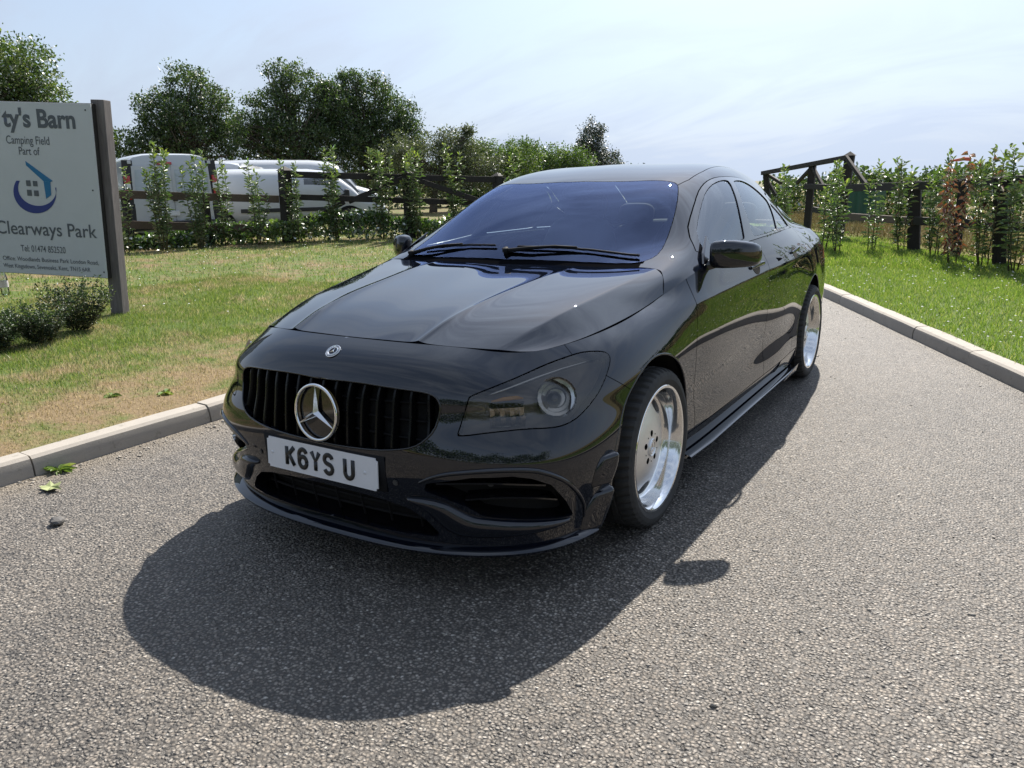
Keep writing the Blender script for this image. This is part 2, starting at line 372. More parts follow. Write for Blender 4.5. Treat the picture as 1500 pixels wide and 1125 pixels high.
def inside(P, poly):
    """signed distance to a closed polygon, negative inside"""
    poly = np.asarray(poly, float); best = np.full(len(P), 1e9); ins = np.zeros(len(P), bool)
    for a, b in zip(poly, np.roll(poly, -1, 0)):
        d = b - a; t = np.clip(((P - a) @ d) / max(d @ d, 1e-12), 0, 1); q = P - (a + t[:, None] * d); best = np.minimum(best, np.hypot(q[:, 0], q[:, 1]))
        c = (a[1] > P[:, 1]) != (b[1] > P[:, 1])
        with np.errstate(divide='ignore', invalid='ignore'): xi = (b[0] - a[0]) * (P[:, 1] - a[1]) / (b[1] - a[1]) + a[0]
        ins ^= c & (P[:, 0] < xi)
    return np.where(ins, -best, best)
def chaikin(p, n=2, closed=True):
    p = np.asarray(p, float)
    for _ in range(n):
        q = np.roll(p, -1, 0) if closed else p[1:]; a = p if closed else p[:-1]
        r = np.stack([a * .75 + q * .25, a * .25 + q * .75], 1).reshape(-1, p.shape[1])
        p = r if closed else np.concatenate([p[:1], r, p[-1:]])
    return p
# ------------------------------------------------------------------ ground, drive, kerbs, lawns
KL = chaikin([(-1.92, -14), (-1.92, 2.6), (-2.05, 4.2), (-2.7, 6.0), (-3.7, 7.8), (-6.2, 12.2), (-9.5, 18), (-18, 33)], 2, False)   # kerb faces
KR = chaikin([(4.25, -1.4), (2.10, 2.87), (.22, 6.6), (-2.1, 11.1), (-5.3, 17), (-14, 33)], 1, False)
KR = np.concatenate([[(9.2, -11.2)], KR])
def zl(x): return .10 + .018 * np.clip(-2.05 - x, 0, 14)
def und(x, y): return .012 * (np.sin(x * 1.9 + y * .7) + np.sin(y * 1.3 - x * .6 + 1.) + .6 * np.sin(3.1 * x + 2.3 * y))
me = MB(); me.add([(-900, -900, -.05), (900, -900, -.05), (900, 900, -.05), (-900, 900, -.05)], [(0, 1, 2, 3)])
o = me.build('ground', simple('field_ground', (.14, .13, .06), .95, 0, .3, .05)); tag(o, kind='structure')
g = grid_faces(41, 81); X, Y = np.meshgrid(np.linspace(-24, 16, 41), np.linspace(-30, 40, 81), indexing='ij')
o = mesh('driveway', np.stack([X, Y, 0 * X], -1).reshape(-1, 3), g, asphalt); tag(o, kind='structure')
def lawn(name, xs, ys, path, side, zf, mat):
    X, Y = np.meshgrid(xs, ys, indexing='ij'); V = np.stack([X, Y, 0 * X], -1).reshape(-1, 3); F = [tuple(q) for q in grid_faces(len(xs), len(ys))]
    f = path_sd(V[:, :2], path) * side - .10
    V, ng, ps = split(V, F, f); V, F = compact(V, ps)
    d = path_sd(V[:, :2], path) * side
    V[:, 2] = zf(V[:, 0]) - .006 + und(V[:, 0], V[:, 1]) * np.clip((d - .1) / .8, 0, 1)
    o = mesh(name, V, F, mat); tag(o, kind='structure'); return o
xs = np.concatenate([np.linspace(-120, -26, 20), np.linspace(-25, -7, 40), np.linspace(-6.8, -1.6, 60)])
ys = np.concatenate([np.linspace(-30, -4, 14), np.linspace(-3.5, 8, 90), np.linspace(8.5, 30, 40), np.linspace(32, 160, 24)])
lawn('lawn_left', xs, ys, KL, 1, zl, lawn_l)
xs2 = np.concatenate([np.linspace(-17, -3, 20), np.linspace(-2.6, 5, 70), np.linspace(5.5, 80, 25)])
ys2 = np.concatenate([np.linspace(-20, 1, 12), np.linspace(1.5, 14, 90), np.linspace(14.5, 30, 25), np.linspace(33, 160, 20)])
lawn('lawn_right', xs2, ys2, KR, -1, lambda x: .10 + 0 * x, lawn_r)
def arc(path):
    d = np.hypot(*np.diff(path, axis=0).T); return np.concatenate([[0], np.cumsum(d)])
def along(path, s):
    t = arc(path); p = np.array([np.interp(s, t, path[:, 0]), np.interp(s, t, path[:, 1])])
    q = np.array([np.interp(s + .05, t, path[:, 0]), np.interp(s + .05, t, path[:, 1])]); r = np.array([np.interp(s - .05, t, path[:, 0]), np.interp(s - .05, t, path[:, 1])])
    d = (q - r) / np.linalg.norm(q - r); return p, d
def kerb(name, path, side, s0, s1, length, zoff, rs):
    root = empty(name); tag(root, kind='structure')
    prof = [(0, -.03), (.006, .055), (.016, .088), (.034, .101), (.122, .106), (.125, -.03)]       # splayed front edge
    k = 0; s = s0
    while s < s1:
        L = length - .008; mbk = MB(); h = rs.normal(0, .0022); out = rs.normal(0, .003); V = []
        n = 4
        for a in range(n + 1):
            p, d = along(path, s + L * a / n); nrm = np.array([-d[1], d[0]]) * side
            for (w, z) in prof:
                e = .003 if a in (0, n) else 0
                jit = rs.normal(0, .0012)
                V.append((*(p + nrm * (w + out + (e if w < .06 else 0))), z + h - e * (z > .05) + jit * (z > .05)))
        m = len(prof); F = [(a * m + j, a * m + j + 1, (a + 1) * m + j + 1, (a + 1) * m + j) for a in range(n) for j in range(m - 1)]
        F = [q if side > 0 else q[::-1] for q in F] + [tuple(range(m)), tuple(n * m + j for j in range(m - 1, -1, -1))]
        mbk.add(V, F); o = mbk.build('kerb_stone', concrete, root, True); autosmooth(o, 22)
        s += length; k += 1
    return root
rs = np.random.default_rng(3)
tL = arc(KL); sJ = np.interp(.068, KL[:, 1][:3], tL[:3]) if False else (.068 + 14)      # a joint at y = 0.068 on the straight part
kerb('kerb_left', KL, 1, sJ - 7.0, sJ + 14, 1.0, 0, rs)
tR = arc(KR); kR = np.argmin(np.hypot(KR[:, 0] - 1.36, KR[:, 1] - 4.6)); kerb('kerb_right', KR, -1, .3, 27, .955, 0, rs)
# loose grit and crumbs gathered along the left kerb and strewn over the drive
def scatter_rocks(name, pts, sizes, mat, seed, kind='stuff'):
    r = np.random.default_rng(seed); base = np.array([(1, 0, 0), (-1, 0, 0), (0, 1, 0), (0, -1, 0), (0, 0, 1), (0, 0, -1)], float)
    T = np.array([(0, 2, 4), (2, 1, 4), (1, 3, 4), (3, 0, 4), (2, 0, 5), (1, 2, 5), (3, 1, 5), (0, 3, 5)])
    V = []; F = []
    for i, (p, s) in enumerate(zip(pts, sizes)):
        q = base * (s * r.uniform(.6, 1.3, (6, 1))) * [1, 1, .6]; a = r.uniform(0, 6.28); c, d = math.cos(a), math.sin(a)
        q = q @ np.array([[c, -d, 0], [d, c, 0], [0, 0, 1]]) + r.normal(0, s * .18, (6, 3)); V.append(q + p); F.append(T + 6 * i)
    return mesh(name, np.concatenate(V), np.concatenate(F), mat, None, False)
n = 900; yy = rng.uniform(-3, 5, n); xx = -1.92 + np.abs(rng.normal(0, .10, n)) + .01
pts = np.stack([xx, yy, np.full(n, .002)], 1); sz = rng.gamma(2., .0022, n) + .002
n2 = 2600; p2 = np.stack([rng.uniform(-1.9, 4.2, n2), rng.uniform(-2.6, 7, n2), np.full(n2, .001)], 1); s2 = rng.gamma(2., .0014, n2) + .0016
grit = simple('grit_stone', (.30, .27, .23), .85, 0, .45, 60)
o = scatter_rocks('loose_grit', np.concatenate([pts, p2]), np.concatenate([sz, s2]), grit, 5); tag(o, 'small loose stones and crumbs strewn over the tarmac drive', 'grit', kind='stuff')
# ------------------------------------------------------------------ grass blades
def blades(name, pts, h, w, mat, label, seed, lean=.5):
    r = np.random.default_rng(seed); n = len(pts); a = r.uniform(0, 6.283, n); hh = h * r.uniform(.5, 1.35, n); ww = w * r.uniform(.7, 1.3, n)
    d = np.stack([np.cos(a), np.sin(a), 0 * a], 1); b2 = r.uniform(0, 6.283, n); ln = hh * r.uniform(.1, lean * 2, n); tip = np.stack([np.cos(b2) * ln, np.sin(b2) * ln, hh], 1)
    V = np.empty((n, 3, 3)); V[:, 0] = pts - d * ww[:, None]; V[:, 1] = pts + d * ww[:, None]; V[:, 2] = pts + tip; V[:, :2, 2] -= .006
    o = mesh(name, V.reshape(-1, 3), np.arange(3 * n).reshape(n, 3), mat, None, False)
    at = o.data.attributes.new('rnd', 'FLOAT', 'POINT'); at.data.foreach_set('value', np.repeat(r.uniform(0, 1, n), 3).astype(np.float32))
    tag(o, label, 'grass', kind='stuff'); return o
def sample(n, x0, x1, y0, y1, path, side, seed, keep=None):
    r = np.random.default_rng(seed); P = np.stack([r.uniform(x0, x1, n), r.uniform(y0, y1, n)], 1)
    d = path_sd(P, path) * side; m = d > .12
    if keep is not None: m &= keep(P, r)
    return P[m], d[m]
def lpts(P, d, zf): return np.stack([P[:, 0], P[:, 1], zf(P[:, 0]) - .006 + und(P[:, 0], P[:, 1]) * np.clip((d - .1) / .8, 0, 1)], 1)
def clump(P, r):     # thinner over the bare, trodden patches by the kerb
    k = .5 + .5 * np.sin(P[:, 0] * 2.7 + 1.3 * np.sin(P[:, 1] * 1.9)) * np.sin(P[:, 1] * 2.1 + 1.1 * np.sin(P[:, 0] * 2.3)); e = np.clip((-2.0 - P[:, 0]) / 1.2, .7, 1)
    return r.uniform(0, 1, len(P)) < np.clip(e * (.35 + k), 0, 1)
zr = lambda x: .10 + 0 * x
P, d = sample(210000, -7.2, -2.0, -1.9, 4.6, KL, 1, 11, clump); q = lpts(P, d, zl)
P2, d2 = sample(110000, -15, -2.0, -4.5, 16, KL, 1, 12, lambda P, r: (P[:, 1] > 2.5) & (P[:, 0] < -4.5) | (P[:, 1] > 4.4) | (P[:, 1] < -1.8) | (P[:, 0] < -7)); q2 = lpts(P2, d2, zl)
qa = np.concatenate([q, q2]); ha = np.concatenate([.014 + .018 * np.clip((-2.1 - q[:, 0]) / 1.5, 0, 1), np.full(len(q2), .040)]); wa = np.concatenate([np.full(len(q), .0026), np.full(len(q2), .006)])
blades('lawn_grass', qa, ha, wa, blades_l, 'short patchy lawn grass, straw dry in places, on the left verge', 21)
P, d = sample(130000, -.4, 4.6, 2.2, 9.5, KR, -1, 13); q = lpts(P, d, zr)
P2, d2 = sample(95000, -6, 9, -2, 20, KR, -1, 14, lambda P, r: (P[:, 1] > 9) | (P[:, 1] < 2.3) | (P[:, 0] > 4.5)); P3, d3 = sample(60000, -2.6, 4.6, 9.0, 14.5, KR, -1, 17); P2 = np.concatenate([P2, P3]); d2 = np.concatenate([d2, d3]); q2 = lpts(P2, d2, zr)
qa = np.concatenate([q, q2]); ha = np.concatenate([np.full(len(q), .038), np.full(len(q2), .046)]); wa = np.concatenate([np.full(len(q), .0034), np.full(len(q2), .007)])
blades('lawn_grass', qa, ha, wa, blades_r, 'lush bright green lawn grass on the right verge', 22)
# dry field beyond the right hand fence
straw = NB('dry_field'); _p = straw.pos(); _f = straw.noise(.35, 5, .6, _p); _g = straw.noise(14., 4, .7, _p)
straw_m = straw.done(straw.pb(color=straw.mix(straw.math('MULTIPLY_ADD', _g, .7, straw.math('MULTIPLY_ADD', _f, .8, -.3), clamp=True), (.10, .095, .035, 1), (.30, .235, .115, 1)), rough=.95, spec=.1, normal=straw.bump(_g, .8, .05)))
_x = np.linspace(-16, 60, 60); _y = np.concatenate([np.linspace(0, 12, 24), np.linspace(13, 130, 30)]); _X, _Y = np.meshgrid(_x, _y, indexing='ij'); _o = np.interp(_X, [-16, -3.9, -1.1, .55, 2.7, 8, 60], [41, 19.6, 15.3, 12.6, 8.9, .5, -40])
o = mesh('dry_field', np.stack([_X, _Y + _o, .118 + und(_X * .6, (_Y + _o) * .6)], -1).reshape(-1, 3), grid_faces(60, 54), straw_m); tag(o, kind='structure')
_r = np.random.default_rng(77); _n = 60000; _px = _r.uniform(-9, 9, _n); _py = np.interp(_px, [-16, -3.9, -1.1, .55, 2.7, 8, 60], [41, 19.6, 15.3, 12.6, 8.9, .5, -40]) + _r.gamma(1.4, 5., _n)
b_ = NB('straw_blades'); _a = b_.n('ShaderNodeAttribute', attribute_name='rnd').outputs['Fac']; straw_b = b_.done(b_.pb(color=b_.ramp(_a, [(0, (.13, .13, .04)), (.5, (.30, .24, .11)), (1, (.46, .38, .21))]), rough=.9, spec=.1))
blades('field_grass', np.stack([_px, _py, .118 + und(_px * .6, _py * .6)], 1), .10, .010, straw_b, 'dry straw coloured grass in the field beyond the right fence', 23)
# white clover heads and daisies dotted over both lawns
def flowers(name, P, z, mat, label, size, seed):
    r = np.random.default_rng(seed); V = []; F = []
    for i, (p, zz) in enumerate(zip(P, z)):
        s = size * r.uniform(.6, 1.3); h = zz + r.uniform(.025, .05); n = 6
        ring = [(p[0] + s * math.cos(k * 1.0472), p[1] + s * math.sin(k * 1.0472), h) for k in range(n)]
        b = len(V); V += ring + [(p[0], p[1], h + s * .6)]; F += [(b + k, b + (k + 1) % n, b + n) for k in range(n)]
    o = mesh(name, V, F, mat, None, False); tag(o, label, 'flowers', kind='stuff'); return o
white_petal = simple('white_petal', (.75, .74, .70), .8, 0, .05); yellow_petal = simple('yellow_petal', (.75, .55, .04), .7, 0, .1)
P, d = sample(420, -.6, 4.0, 3.2, 10, KR, -1, 15); flowers('clover_flower', P, zr(P[:, 0]), white_petal, 'tiny white clover heads dotted over the right hand lawn', .009, 1)
P, d = sample(260, -12, -4, 2, 11, KL, 1, 16); flowers('daisy', P, zl(P[:, 0]), white_petal, 'tiny white daisies scattered in the left hand lawn', .010, 2)
def nat_spline(t,P,tq):
    """natural cubic spline through P at t, evaluated at tq"""
    t=np.asarray(t,float);P=np.asarray(P,float);n=len(t);h=np.diff(t)
    A=np.zeros((n,n));B=np.zeros_like(P)
    A[0,0]=A[-1,-1]=1
    for i in range(1,n-1):
        A[i,i-1]=h[i-1];A[i,i]=2*(h[i-1]+h[i]);A[i,i+1]=h[i]
        B[i]=6*((P[i+1]-P[i])/h[i]-(P[i]-P[i-1])/h[i-1])
    M=np.linalg.solve(A,B.reshape(n,-1)).reshape(P.shape)
    k=np.clip(np.searchsorted(t,tq,side='right')-1,0,n-2)
    sh=(-1,)+(1,)*(P.ndim-1)
    a=((t[k+1]-tq)/h[k]).reshape(sh);b=((tq-t[k])/h[k]).reshape(sh);hh=h[k].reshape(sh)
    return a*P[k]+b*P[k+1]+((a**3-a)*M[k]+(b**3-b)*M[k+1])*hh**2/6
def chord(G,axis):
    """mean chord-length parameter of a grid along an axis"""
    d=np.linalg.norm(np.diff(G,axis=axis),axis=2).mean(axis=1-axis)
    return np.concatenate([[0],np.cumsum(d)])
MIR=np.array([-1.,1,1])
def tensor(G,nu,nv,sym0=False,sym1=False):
    """bicubic interpolation of grid G[i,j]; sym0/sym1: mirror across x=0 at the i start / end"""
    G=np.asarray(G,float);pre=post=0
    E=G
    if sym0: E=np.concatenate([(G[3:0:-1]*MIR),E]);pre=3
    if sym1: E=np.concatenate([E,(G[-2:-5:-1]*MIR)]);post=3
    tu=chord(E,0);u0=tu[pre];u1=tu[len(tu)-1-post]
    tv=chord(G,1)
    q=np.linspace(u0,u1,nu) if np.isscalar(nu) else u0+(u1-u0)*nu
    S=nat_spline(tu,E,q)
    r=np.linspace(0,tv[-1],nv) if np.isscalar(nv) else tv[-1]*nv
    return nat_spline(tv,S.transpose(1,0,2),r).transpose(1,0,2)
# ------------------------------------------------------------------ lower body (nose, wings, doors, tail)
# columns: stations front centre -> rear centre; rows bottom -> top
W=np.array([
# v0 bottom        v1               v2               v3               v4               v5               v6 top
[[0,-.880,.170],[0,-.903,.280],[0,-.913,.420],[0,-.905,.575],[0,-.882,.675],[0,-.830,.755],[0,-.742,.806]],
[[.28,-.862,.170],[.28,-.884,.280],[.28,-.894,.420],[.28,-.886,.575],[.28,-.862,.672],[.285,-.808,.750],[.289,-.717,.802]],
[[.515,-.775,.168],[.52,-.797,.280],[.525,-.808,.420],[.52,-.800,.575],[.505,-.780,.668],[.485,-.735,.738],[.455,-.662,.791]],
[[.70,-.615,.165],[.715,-.632,.280],[.722,-.640,.420],[.716,-.628,.570],[.695,-.603,.655],[.662,-.568,.720],[.612,-.555,.773]],
[[.805,-.42,.165],[.832,-.42,.280],[.842,-.42,.420],[.838,-.41,.565],[.818,-.38,.655],[.778,-.350,.735],[.722,-.32,.792]],
[[.81,-.05,.17],[.855,-.02,.280],[.868,0,.430],[.874,0,.580],[.864,0,.700],[.826,0,.780],[.766,0,.831]],
[[.83,.35,.185],[.860,.35,.285],[.862,.35,.430],[.872,.35,.580],[.872,.34,.715],[.848,.28,.815],[.778,.22,.870]],
[[.838,.62,.185],[.864,.62,.285],[.860,.62,.430],[.873,.62,.580],[.876,.61,.730],[.858,.58,.850],[.822,.53,.944]],
[[.84,.95,.185],[.866,.95,.285],[.856,.95,.430],[.871,.95,.580],[.876,.95,.742],[.860,.93,.870],[.826,.88,.979]],
[[.84,1.40,.185],[.866,1.40,.285],[.853,1.40,.430],[.869,1.40,.580],[.877,1.40,.755],[.862,1.40,.890],[.826,1.35,1.000]],
[[.84,1.90,.185],[.866,1.90,.285],[.856,1.90,.430],[.873,1.90,.580],[.880,1.90,.765],[.860,1.90,.900],[.803,1.88,1.010]],
[[.84,2.30,.185],[.856,2.30,.285],[.854,2.30,.430],[.866,2.30,.580],[.872,2.30,.765],[.842,2.30,.900],[.766,2.30,1.010]],
[[.82,2.70,.19],[.850,2.70,.290],[.862,2.70,.435],[.869,2.70,.585],[.858,2.70,.760],[.812,2.70,.895],[.724,2.70,.992]],
[[.79,3.10,.20],[.812,3.10,.300],[.825,3.12,.440],[.828,3.12,.590],[.812,3.12,.760],[.772,3.10,.885],[.697,3.08,.968]],
[[.70,3.46,.22],[.72,3.50,.320],[.735,3.52,.450],[.738,3.54,.600],[.725,3.54,.760],[.695,3.50,.875],[.640,3.42,.945]],
[[.40,3.60,.24],[.42,3.655,.330],[.43,3.68,.460],[.43,3.70,.610],[.42,3.70,.770],[.40,3.67,.885],[.36,3.60,.945]],
[[0,3.63,.25],[0,3.685,.340],[0,3.71,.470],[0,3.73,.620],[0,3.73,.780],[0,3.70,.895],[0,3.63,.950]],
])
# the bumper swells below the lamps and tucks in under its widest line: one more row between z=.42 and z=.575
_n=np.array([(0,-1,0),(.10,-.995,0),(.38,-.925,0),(.74,-.67,0),(.96,-.27,0)])
# squarer front corners low down, easing off towards the bonnet
_sq=np.array([0,.009,.040,.058,.014])[:,None]
for _r,_f in enumerate((1.,1.,1.,.78,.5,.2,0)): W[:5,_r]+=_n*_sq*_f
_a=np.array([0,.006,.015,.017,.009])[:,None]
W[:5,3]-=_n*_a;W[:5,2]+=_n*_a*.45;W[:5,1]-=_n*_a*.6
_b=W[:,2]*.36+W[:,3]*.64;_b[:5]+=_n*(_a*.75)
W=np.concatenate([W[:,:3],_b[:,None],W[:,3:]],1)
# ------------------------------------------------------------------ bonnet: columns front -> cowl, rows centre -> side
Hd=np.array([
[[0,-.742,.806],[.15,-.737,.806],[.289,-.717,.802],[.435,-.672,.7925],[.540,-.613,.783],[.600,-.567,.7745],[.640,-.515,.772]],
[[0,-.60,.848],[.155,-.595,.851],[.302,-.57,.850],[.45,-.52,.840],[.575,-.475,.823],[.640,-.43,.797],[.688,-.40,.780]],
[[0,-.40,.886],[.16,-.39,.890],[.318,-.375,.890],[.48,-.34,.880],[.608,-.305,.863],[.672,-.27,.828],[.728,-.24,.798]],
[[0,-.12,.922],[.17,-.11,.926],[.340,-.10,.927],[.515,-.08,.918],[.645,-.05,.903],[.708,-.03,.866],[.762,-.02,.828]],
[[0,.10,.946],[.175,.10,.950],[.358,.10,.950],[.545,.13,.943],[.676,.16,.935],[.732,.13,.896],[.773,.12,.850]],
[[0,.26,.962],[.18,.265,.965],[.375,.285,.963],[.570,.318,.960],[.700,.332,.958],[.752,.285,.925],[.778,.22,.870]],
])
# ------------------------------------------------------------------ greenhouse + boot lid: columns cowl -> tail, rows belt -> centre
Gh=np.array([
# B belt           S                 T glass top       P rail            M                 C
[[.778,.22,.870],[.765,.26,.910],[.740,.305,.940],[.700,.332,.958],[.38,.285,.963],[0,.26,.962]],
[[.822,.53,.944],[.790,.56,.978],[.745,.58,1.015],[.672,.55,1.030],[.37,.47,1.060],[0,.44,1.070]],
[[.826,.88,.979],[.768,.90,1.075],[.690,.92,1.165],[.590,.84,1.195],[.34,.77,1.222],[0,.74,1.232]],
[[.826,1.20,.995],[.748,1.21,1.160],[.642,1.22,1.275],[.540,1.13,1.315],[.30,1.08,1.340],[0,1.06,1.348]],
[[.824,1.58,1.006],[.740,1.58,1.190],[.625,1.58,1.318],[.525,1.55,1.373],[.29,1.53,1.397],[0,1.52,1.403]],
[[.800,1.95,1.011],[.727,1.95,1.165],[.632,1.95,1.278],[.525,1.98,1.356],[.29,1.98,1.388],[0,1.98,1.396]],
[[.766,2.30,1.010],[.709,2.30,1.105],[.634,2.30,1.195],[.535,2.38,1.285],[.30,2.40,1.332],[0,2.41,1.342]],
[[.726,2.68,.993],[.688,2.68,1.033],[.634,2.68,1.086],[.545,2.76,1.166],[.32,2.80,1.225],[0,2.82,1.240]],
[[.698,3.07,.969],[.670,3.08,.986],[.632,3.09,1.005],[.580,3.12,1.030],[.34,3.16,1.080],[0,3.18,1.093]],
[[.666,3.32,.955],[.64,3.33,.967],[.60,3.34,.980],[.52,3.36,.995],[.32,3.40,1.012],[0,3.42,1.018]],
[[.620,3.45,.944],[.59,3.47,.956],[.555,3.50,.966],[.48,3.55,.978],[.27,3.60,.986],[0,3.63,.990]],
])
# ------------------------------------------------------------------ the car
car = empty('car', (0, 0, 0)); tag(car, 'glossy black four door coupe saloon parked on the tarmac drive', 'car')
def grid_normals(S):
    du = np.gradient(S, axis=0); dv_ = np.gradient(S, axis=1); n = np.cross(du, dv_); return n / np.maximum(np.linalg.norm(n, axis=2, keepdims=True), 1e-9)
NU, NV = 641, 105
SW = tensor(W, NU, NV, True, True)
_E = np.concatenate([(W[3:0:-1] * MIR), W, (W[-2:-5:-1] * MIR)]); _t = chord(_E, 0); LW = _t[-4] - _t[3]
SS = np.linspace(0, LW, NU)
# crisp shoulder line running back through the door handles
_y, _z = SW[:, :, 1], SW[:, :, 2]; _zc = np.interp(_y, [-.2, .4, 1.5, 3.0], [.79, .822, .846, .862]); _k = np.clip((_y - .15) / .35, 0, 1) * np.clip((3.25 - _y) / .3, 0, 1) * (SW[:, :, 0] > .6)
SW[:, :, 0] += .0075 * _k * np.exp(-np.abs(_z - _zc) / .022)
NW = grid_normals(SW)
def onw(s, z, off=0.):
    """point and normal of the lower body at girth s and height z"""
    k = np.clip(abs(s) / LW * (NU - 1), 0, NU - 1.001); i = int(k); t = k - i; P = []; N = []
    for c in (i, i + 1):
        zz = SW[c, :, 2]; P.append([np.interp(z, zz, SW[c, :, a]) for a in range(3)]); N.append([np.interp(z, zz, NW[c, :, a]) for a in range(3)])
    p = np.array(P[0]) * (1 - t) + np.array(P[1]) * t; n = np.array(N[0]) * (1 - t) + np.array(N[1]) * t; n /= np.linalg.norm(n)
    if s < 0: p = p * MIR; n = n * MIR
    return Vector(p + n * off), Vector(n)
def vnormals(V, F):
    N = np.zeros((len(V), 3))
    for q in F:
        p = V[list(q), :3]; n = np.cross(p[1] - p[0], p[2] - p[0]) if len(q) == 3 else np.cross(p[2] - p[0], p[3 % len(q)] - p[1])
        N[list(q)] += n
    return N / np.maximum(np.linalg.norm(N, axis=1, keepdims=True), 1e-12)
def panel(name, V, F, mat, parent, mode='pair', lip=.014, off=0., label=None):
    """mode: 'join' mirrors across x=0 into one mesh, 'pair' makes a second, mirrored object"""
    V, F = compact(V, F); V = V[:, :3].copy(); N = vnormals(V, F)
    if off: V = V + N * off
    if lip:
        cnt = {}
        for q in F:
            for k in range(len(q)):
                a, b = q[k], q[(k + 1) % len(q)]; cnt[(a, b)] = 1
        bd = [(a, b) for (a, b) in cnt if (b, a) not in cnt and not (abs(V[a, 0]) < 1e-5 and abs(V[b, 0]) < 1e-5)]
        if bd:
            ids = sorted({i for e in bd for i in e}); m = {i: k for k, i in enumerate(ids)}; n0 = len(V); ni = len(ids)
            T = V[ids]; V = np.concatenate([V, T, T - N[ids] * lip]); F = F + [(n0 + m[b], n0 + m[a], n0 + ni + m[a], n0 + ni + m[b]) for a, b in bd]
    out = []
    if mode == 'join':
        V2 = V * MIR; n0 = len(V); F2 = [tuple(i + n0 for i in q[::-1]) for q in F]
        o = mesh(name, np.concatenate([V, V2]), F + F2, mat, parent)
        bm = bmesh.new(); bm.from_mesh(o.data); bmesh.ops.remove_doubles(bm, verts=[v for v in bm.verts if abs(v.co.x) < 1e-5], dist=1e-5); bm.to_mesh(o.data); bm.free()
        out.append(o)
    else:
        out.append(mesh(name, V, F, mat, parent)); out.append(mesh(name, V * MIR, [q[::-1] for q in F], mat, parent))
    if label:
        for o in out: o['label'] = label
    return out
def sym2(p): p = np.asarray(p, float); return np.concatenate([p, (p * [-1, 1])[::-1]])
GR = chaikin(sym2([(0, .687), (.147, .692), (.285, .686), (.392, .681), (.436, .674), (.457, .661), (.465, .638), (.459, .605), (.445, .562), (.416, .529), (.383, .507), (.326, .493), (.253, .482), (.106, .474), (0, .474)]), 1)
HL = chaikin([(.558, .668), (.553, .660), (.516, .556), (.520, .551), (.612, .562), (.714, .566), (.803, .559), (.852, .561), (.909, .576), (.971, .612), (1.028, .669), (1.077, .714), (1.087, .733), (1.066, .746), (.995, .753), (.938, .750), (.816, .733), (.710, .710), (.620, .688)], 1)
LI = chaikin(sym2([(0, .322), (.175, .318), (.281, .308), (.355, .290), (.404, .256), (.436, .218), (.442, .204), (.428, .198), (.334, .195), (.171, .193), (0, .193)]), 0)
SI = chaikin([(.420, .393), (.555, .424), (.669, .427), (.726, .414), (.787, .383), (.844, .312), (.880, .250), (.861, .246), (.70, .266), (.608, .279), (.579, .286), (.538, .317), (.489, .338), (.453, .352), (.41, .366)], 0)
V = np.concatenate([SW.reshape(-1, 3), np.repeat(SS, NV)[:, None]], 1); F = [tuple(q) for q in grid_faces(NU, NV).tolist()]
sz = lambda V: V[:, [3, 2]]
ARCH = [(-.045, .335, .352), (2.675, .335, .362)]
for yc, zc, r in ARCH: V, _, F = split(V, F, np.hypot(V[:, 1] - yc, V[:, 2] - zc) - r)
V, grF, F = split(V, F, inside(sz(V), GR)); V, liF, F = split(V, F, inside(sz(V), LI)); V, siF, F = split(V, F, inside(sz(V), SI))
V, hlF, _ = split(V, F, inside(sz(V), HL)); V, _, F = split(V, F, inside(sz(V), HL) - .0035)
BP = np.array([(-.5, 0), (1.65, 0), (1.65, .35), (1.195, .600), (1.057, .668), (1.0, .70), (.935, .75), (.925, 1.2), (-.5, 1.2)])
bf = inside(sz(V), BP); V, bumpF, _ = split(V, F, np.where(V[:, 3] < 1.34, bf, 1.) + .0012); bf = inside(sz(V), BP)
V, _, F = split(V, F, np.where(V[:, 3] < 1.34, bf, 1.) - .0012)
body = empty('body_shell', parent=car)
front_bumper = panel('front_bumper', V, bumpF, paint, car, 'join')[0]
def gy(zs, ys): return lambda V: V[:, 1] - np.interp(V[:, 2], zs, ys)
fd = gy([.2, .32, .45, .60, .70, .814, .912, 1.0], [.42, .40, .375, .362, .362, .376, .398, .43])
md = gy([.2, .435, .709, .875, .93, .983, 1.02], [1.50, 1.494, 1.470, 1.462, 1.42, 1.335, 1.30])
rd = gy([.28, .38, .5, .65, .78, .90, 1.0, 1.03], [2.15, 2.19, 2.24, 2.30, 2.38, 2.45, 2.49, 2.50])
G_ = .0022
# sills below the doors
V, lowF, _ = split(V, F, np.where((V[:, 1] > .1) & (V[:, 1] < 2.6), V[:, 2] - .276, .1) + G_)
V, _, F = split(V, F, np.where((V[:, 1] > .1) & (V[:, 1] < 2.6), V[:, 2] - .276, .1) - G_)
panel('sill', V, lowF, paint, car)
V, wingF, _ = split(V, F, fd(V) + G_); V, _, F = split(V, F, fd(V) - G_)
wings = panel('front_wing', V, wingF, paint, car)
V, dF, _ = split(V, F, md(V) + G_); V, _, F = split(V, F, md(V) - G_)
fdoors = panel('front_door', V, dF, paint, car)
V, dF, _ = split(V, F, rd(V) + G_); V, _, F = split(V, F, rd(V) - G_)
rdoors = panel('rear_door', V, dF, paint, car)
TL = chaikin([(4.62, .745), (4.72, .80), (4.85, .835), (5.05, .84), (5.22, .83), (5.24, .775), (5.1, .745), (4.9, .735)], 1)
V, tlF, _ = split(V, F, inside(sz(V), TL)); V, _, F = split(V, F, inside(sz(V), TL) - .003)
tail_red = simple('tail_lamp_red', (.35, .01, .012), .12, 0, .1, coat=1.)
panel('tail_light', V, tlF, tail_red, car)
RB = np.array([(4.36, 0), (4.42, .40), (4.56, .60), (4.75, .66), (9, .66), (9, 0)])
V, rbF, _ = split(V, F, inside(sz(V), RB) + G_); V, _, F = split(V, F, inside(sz(V), RB) - G_)
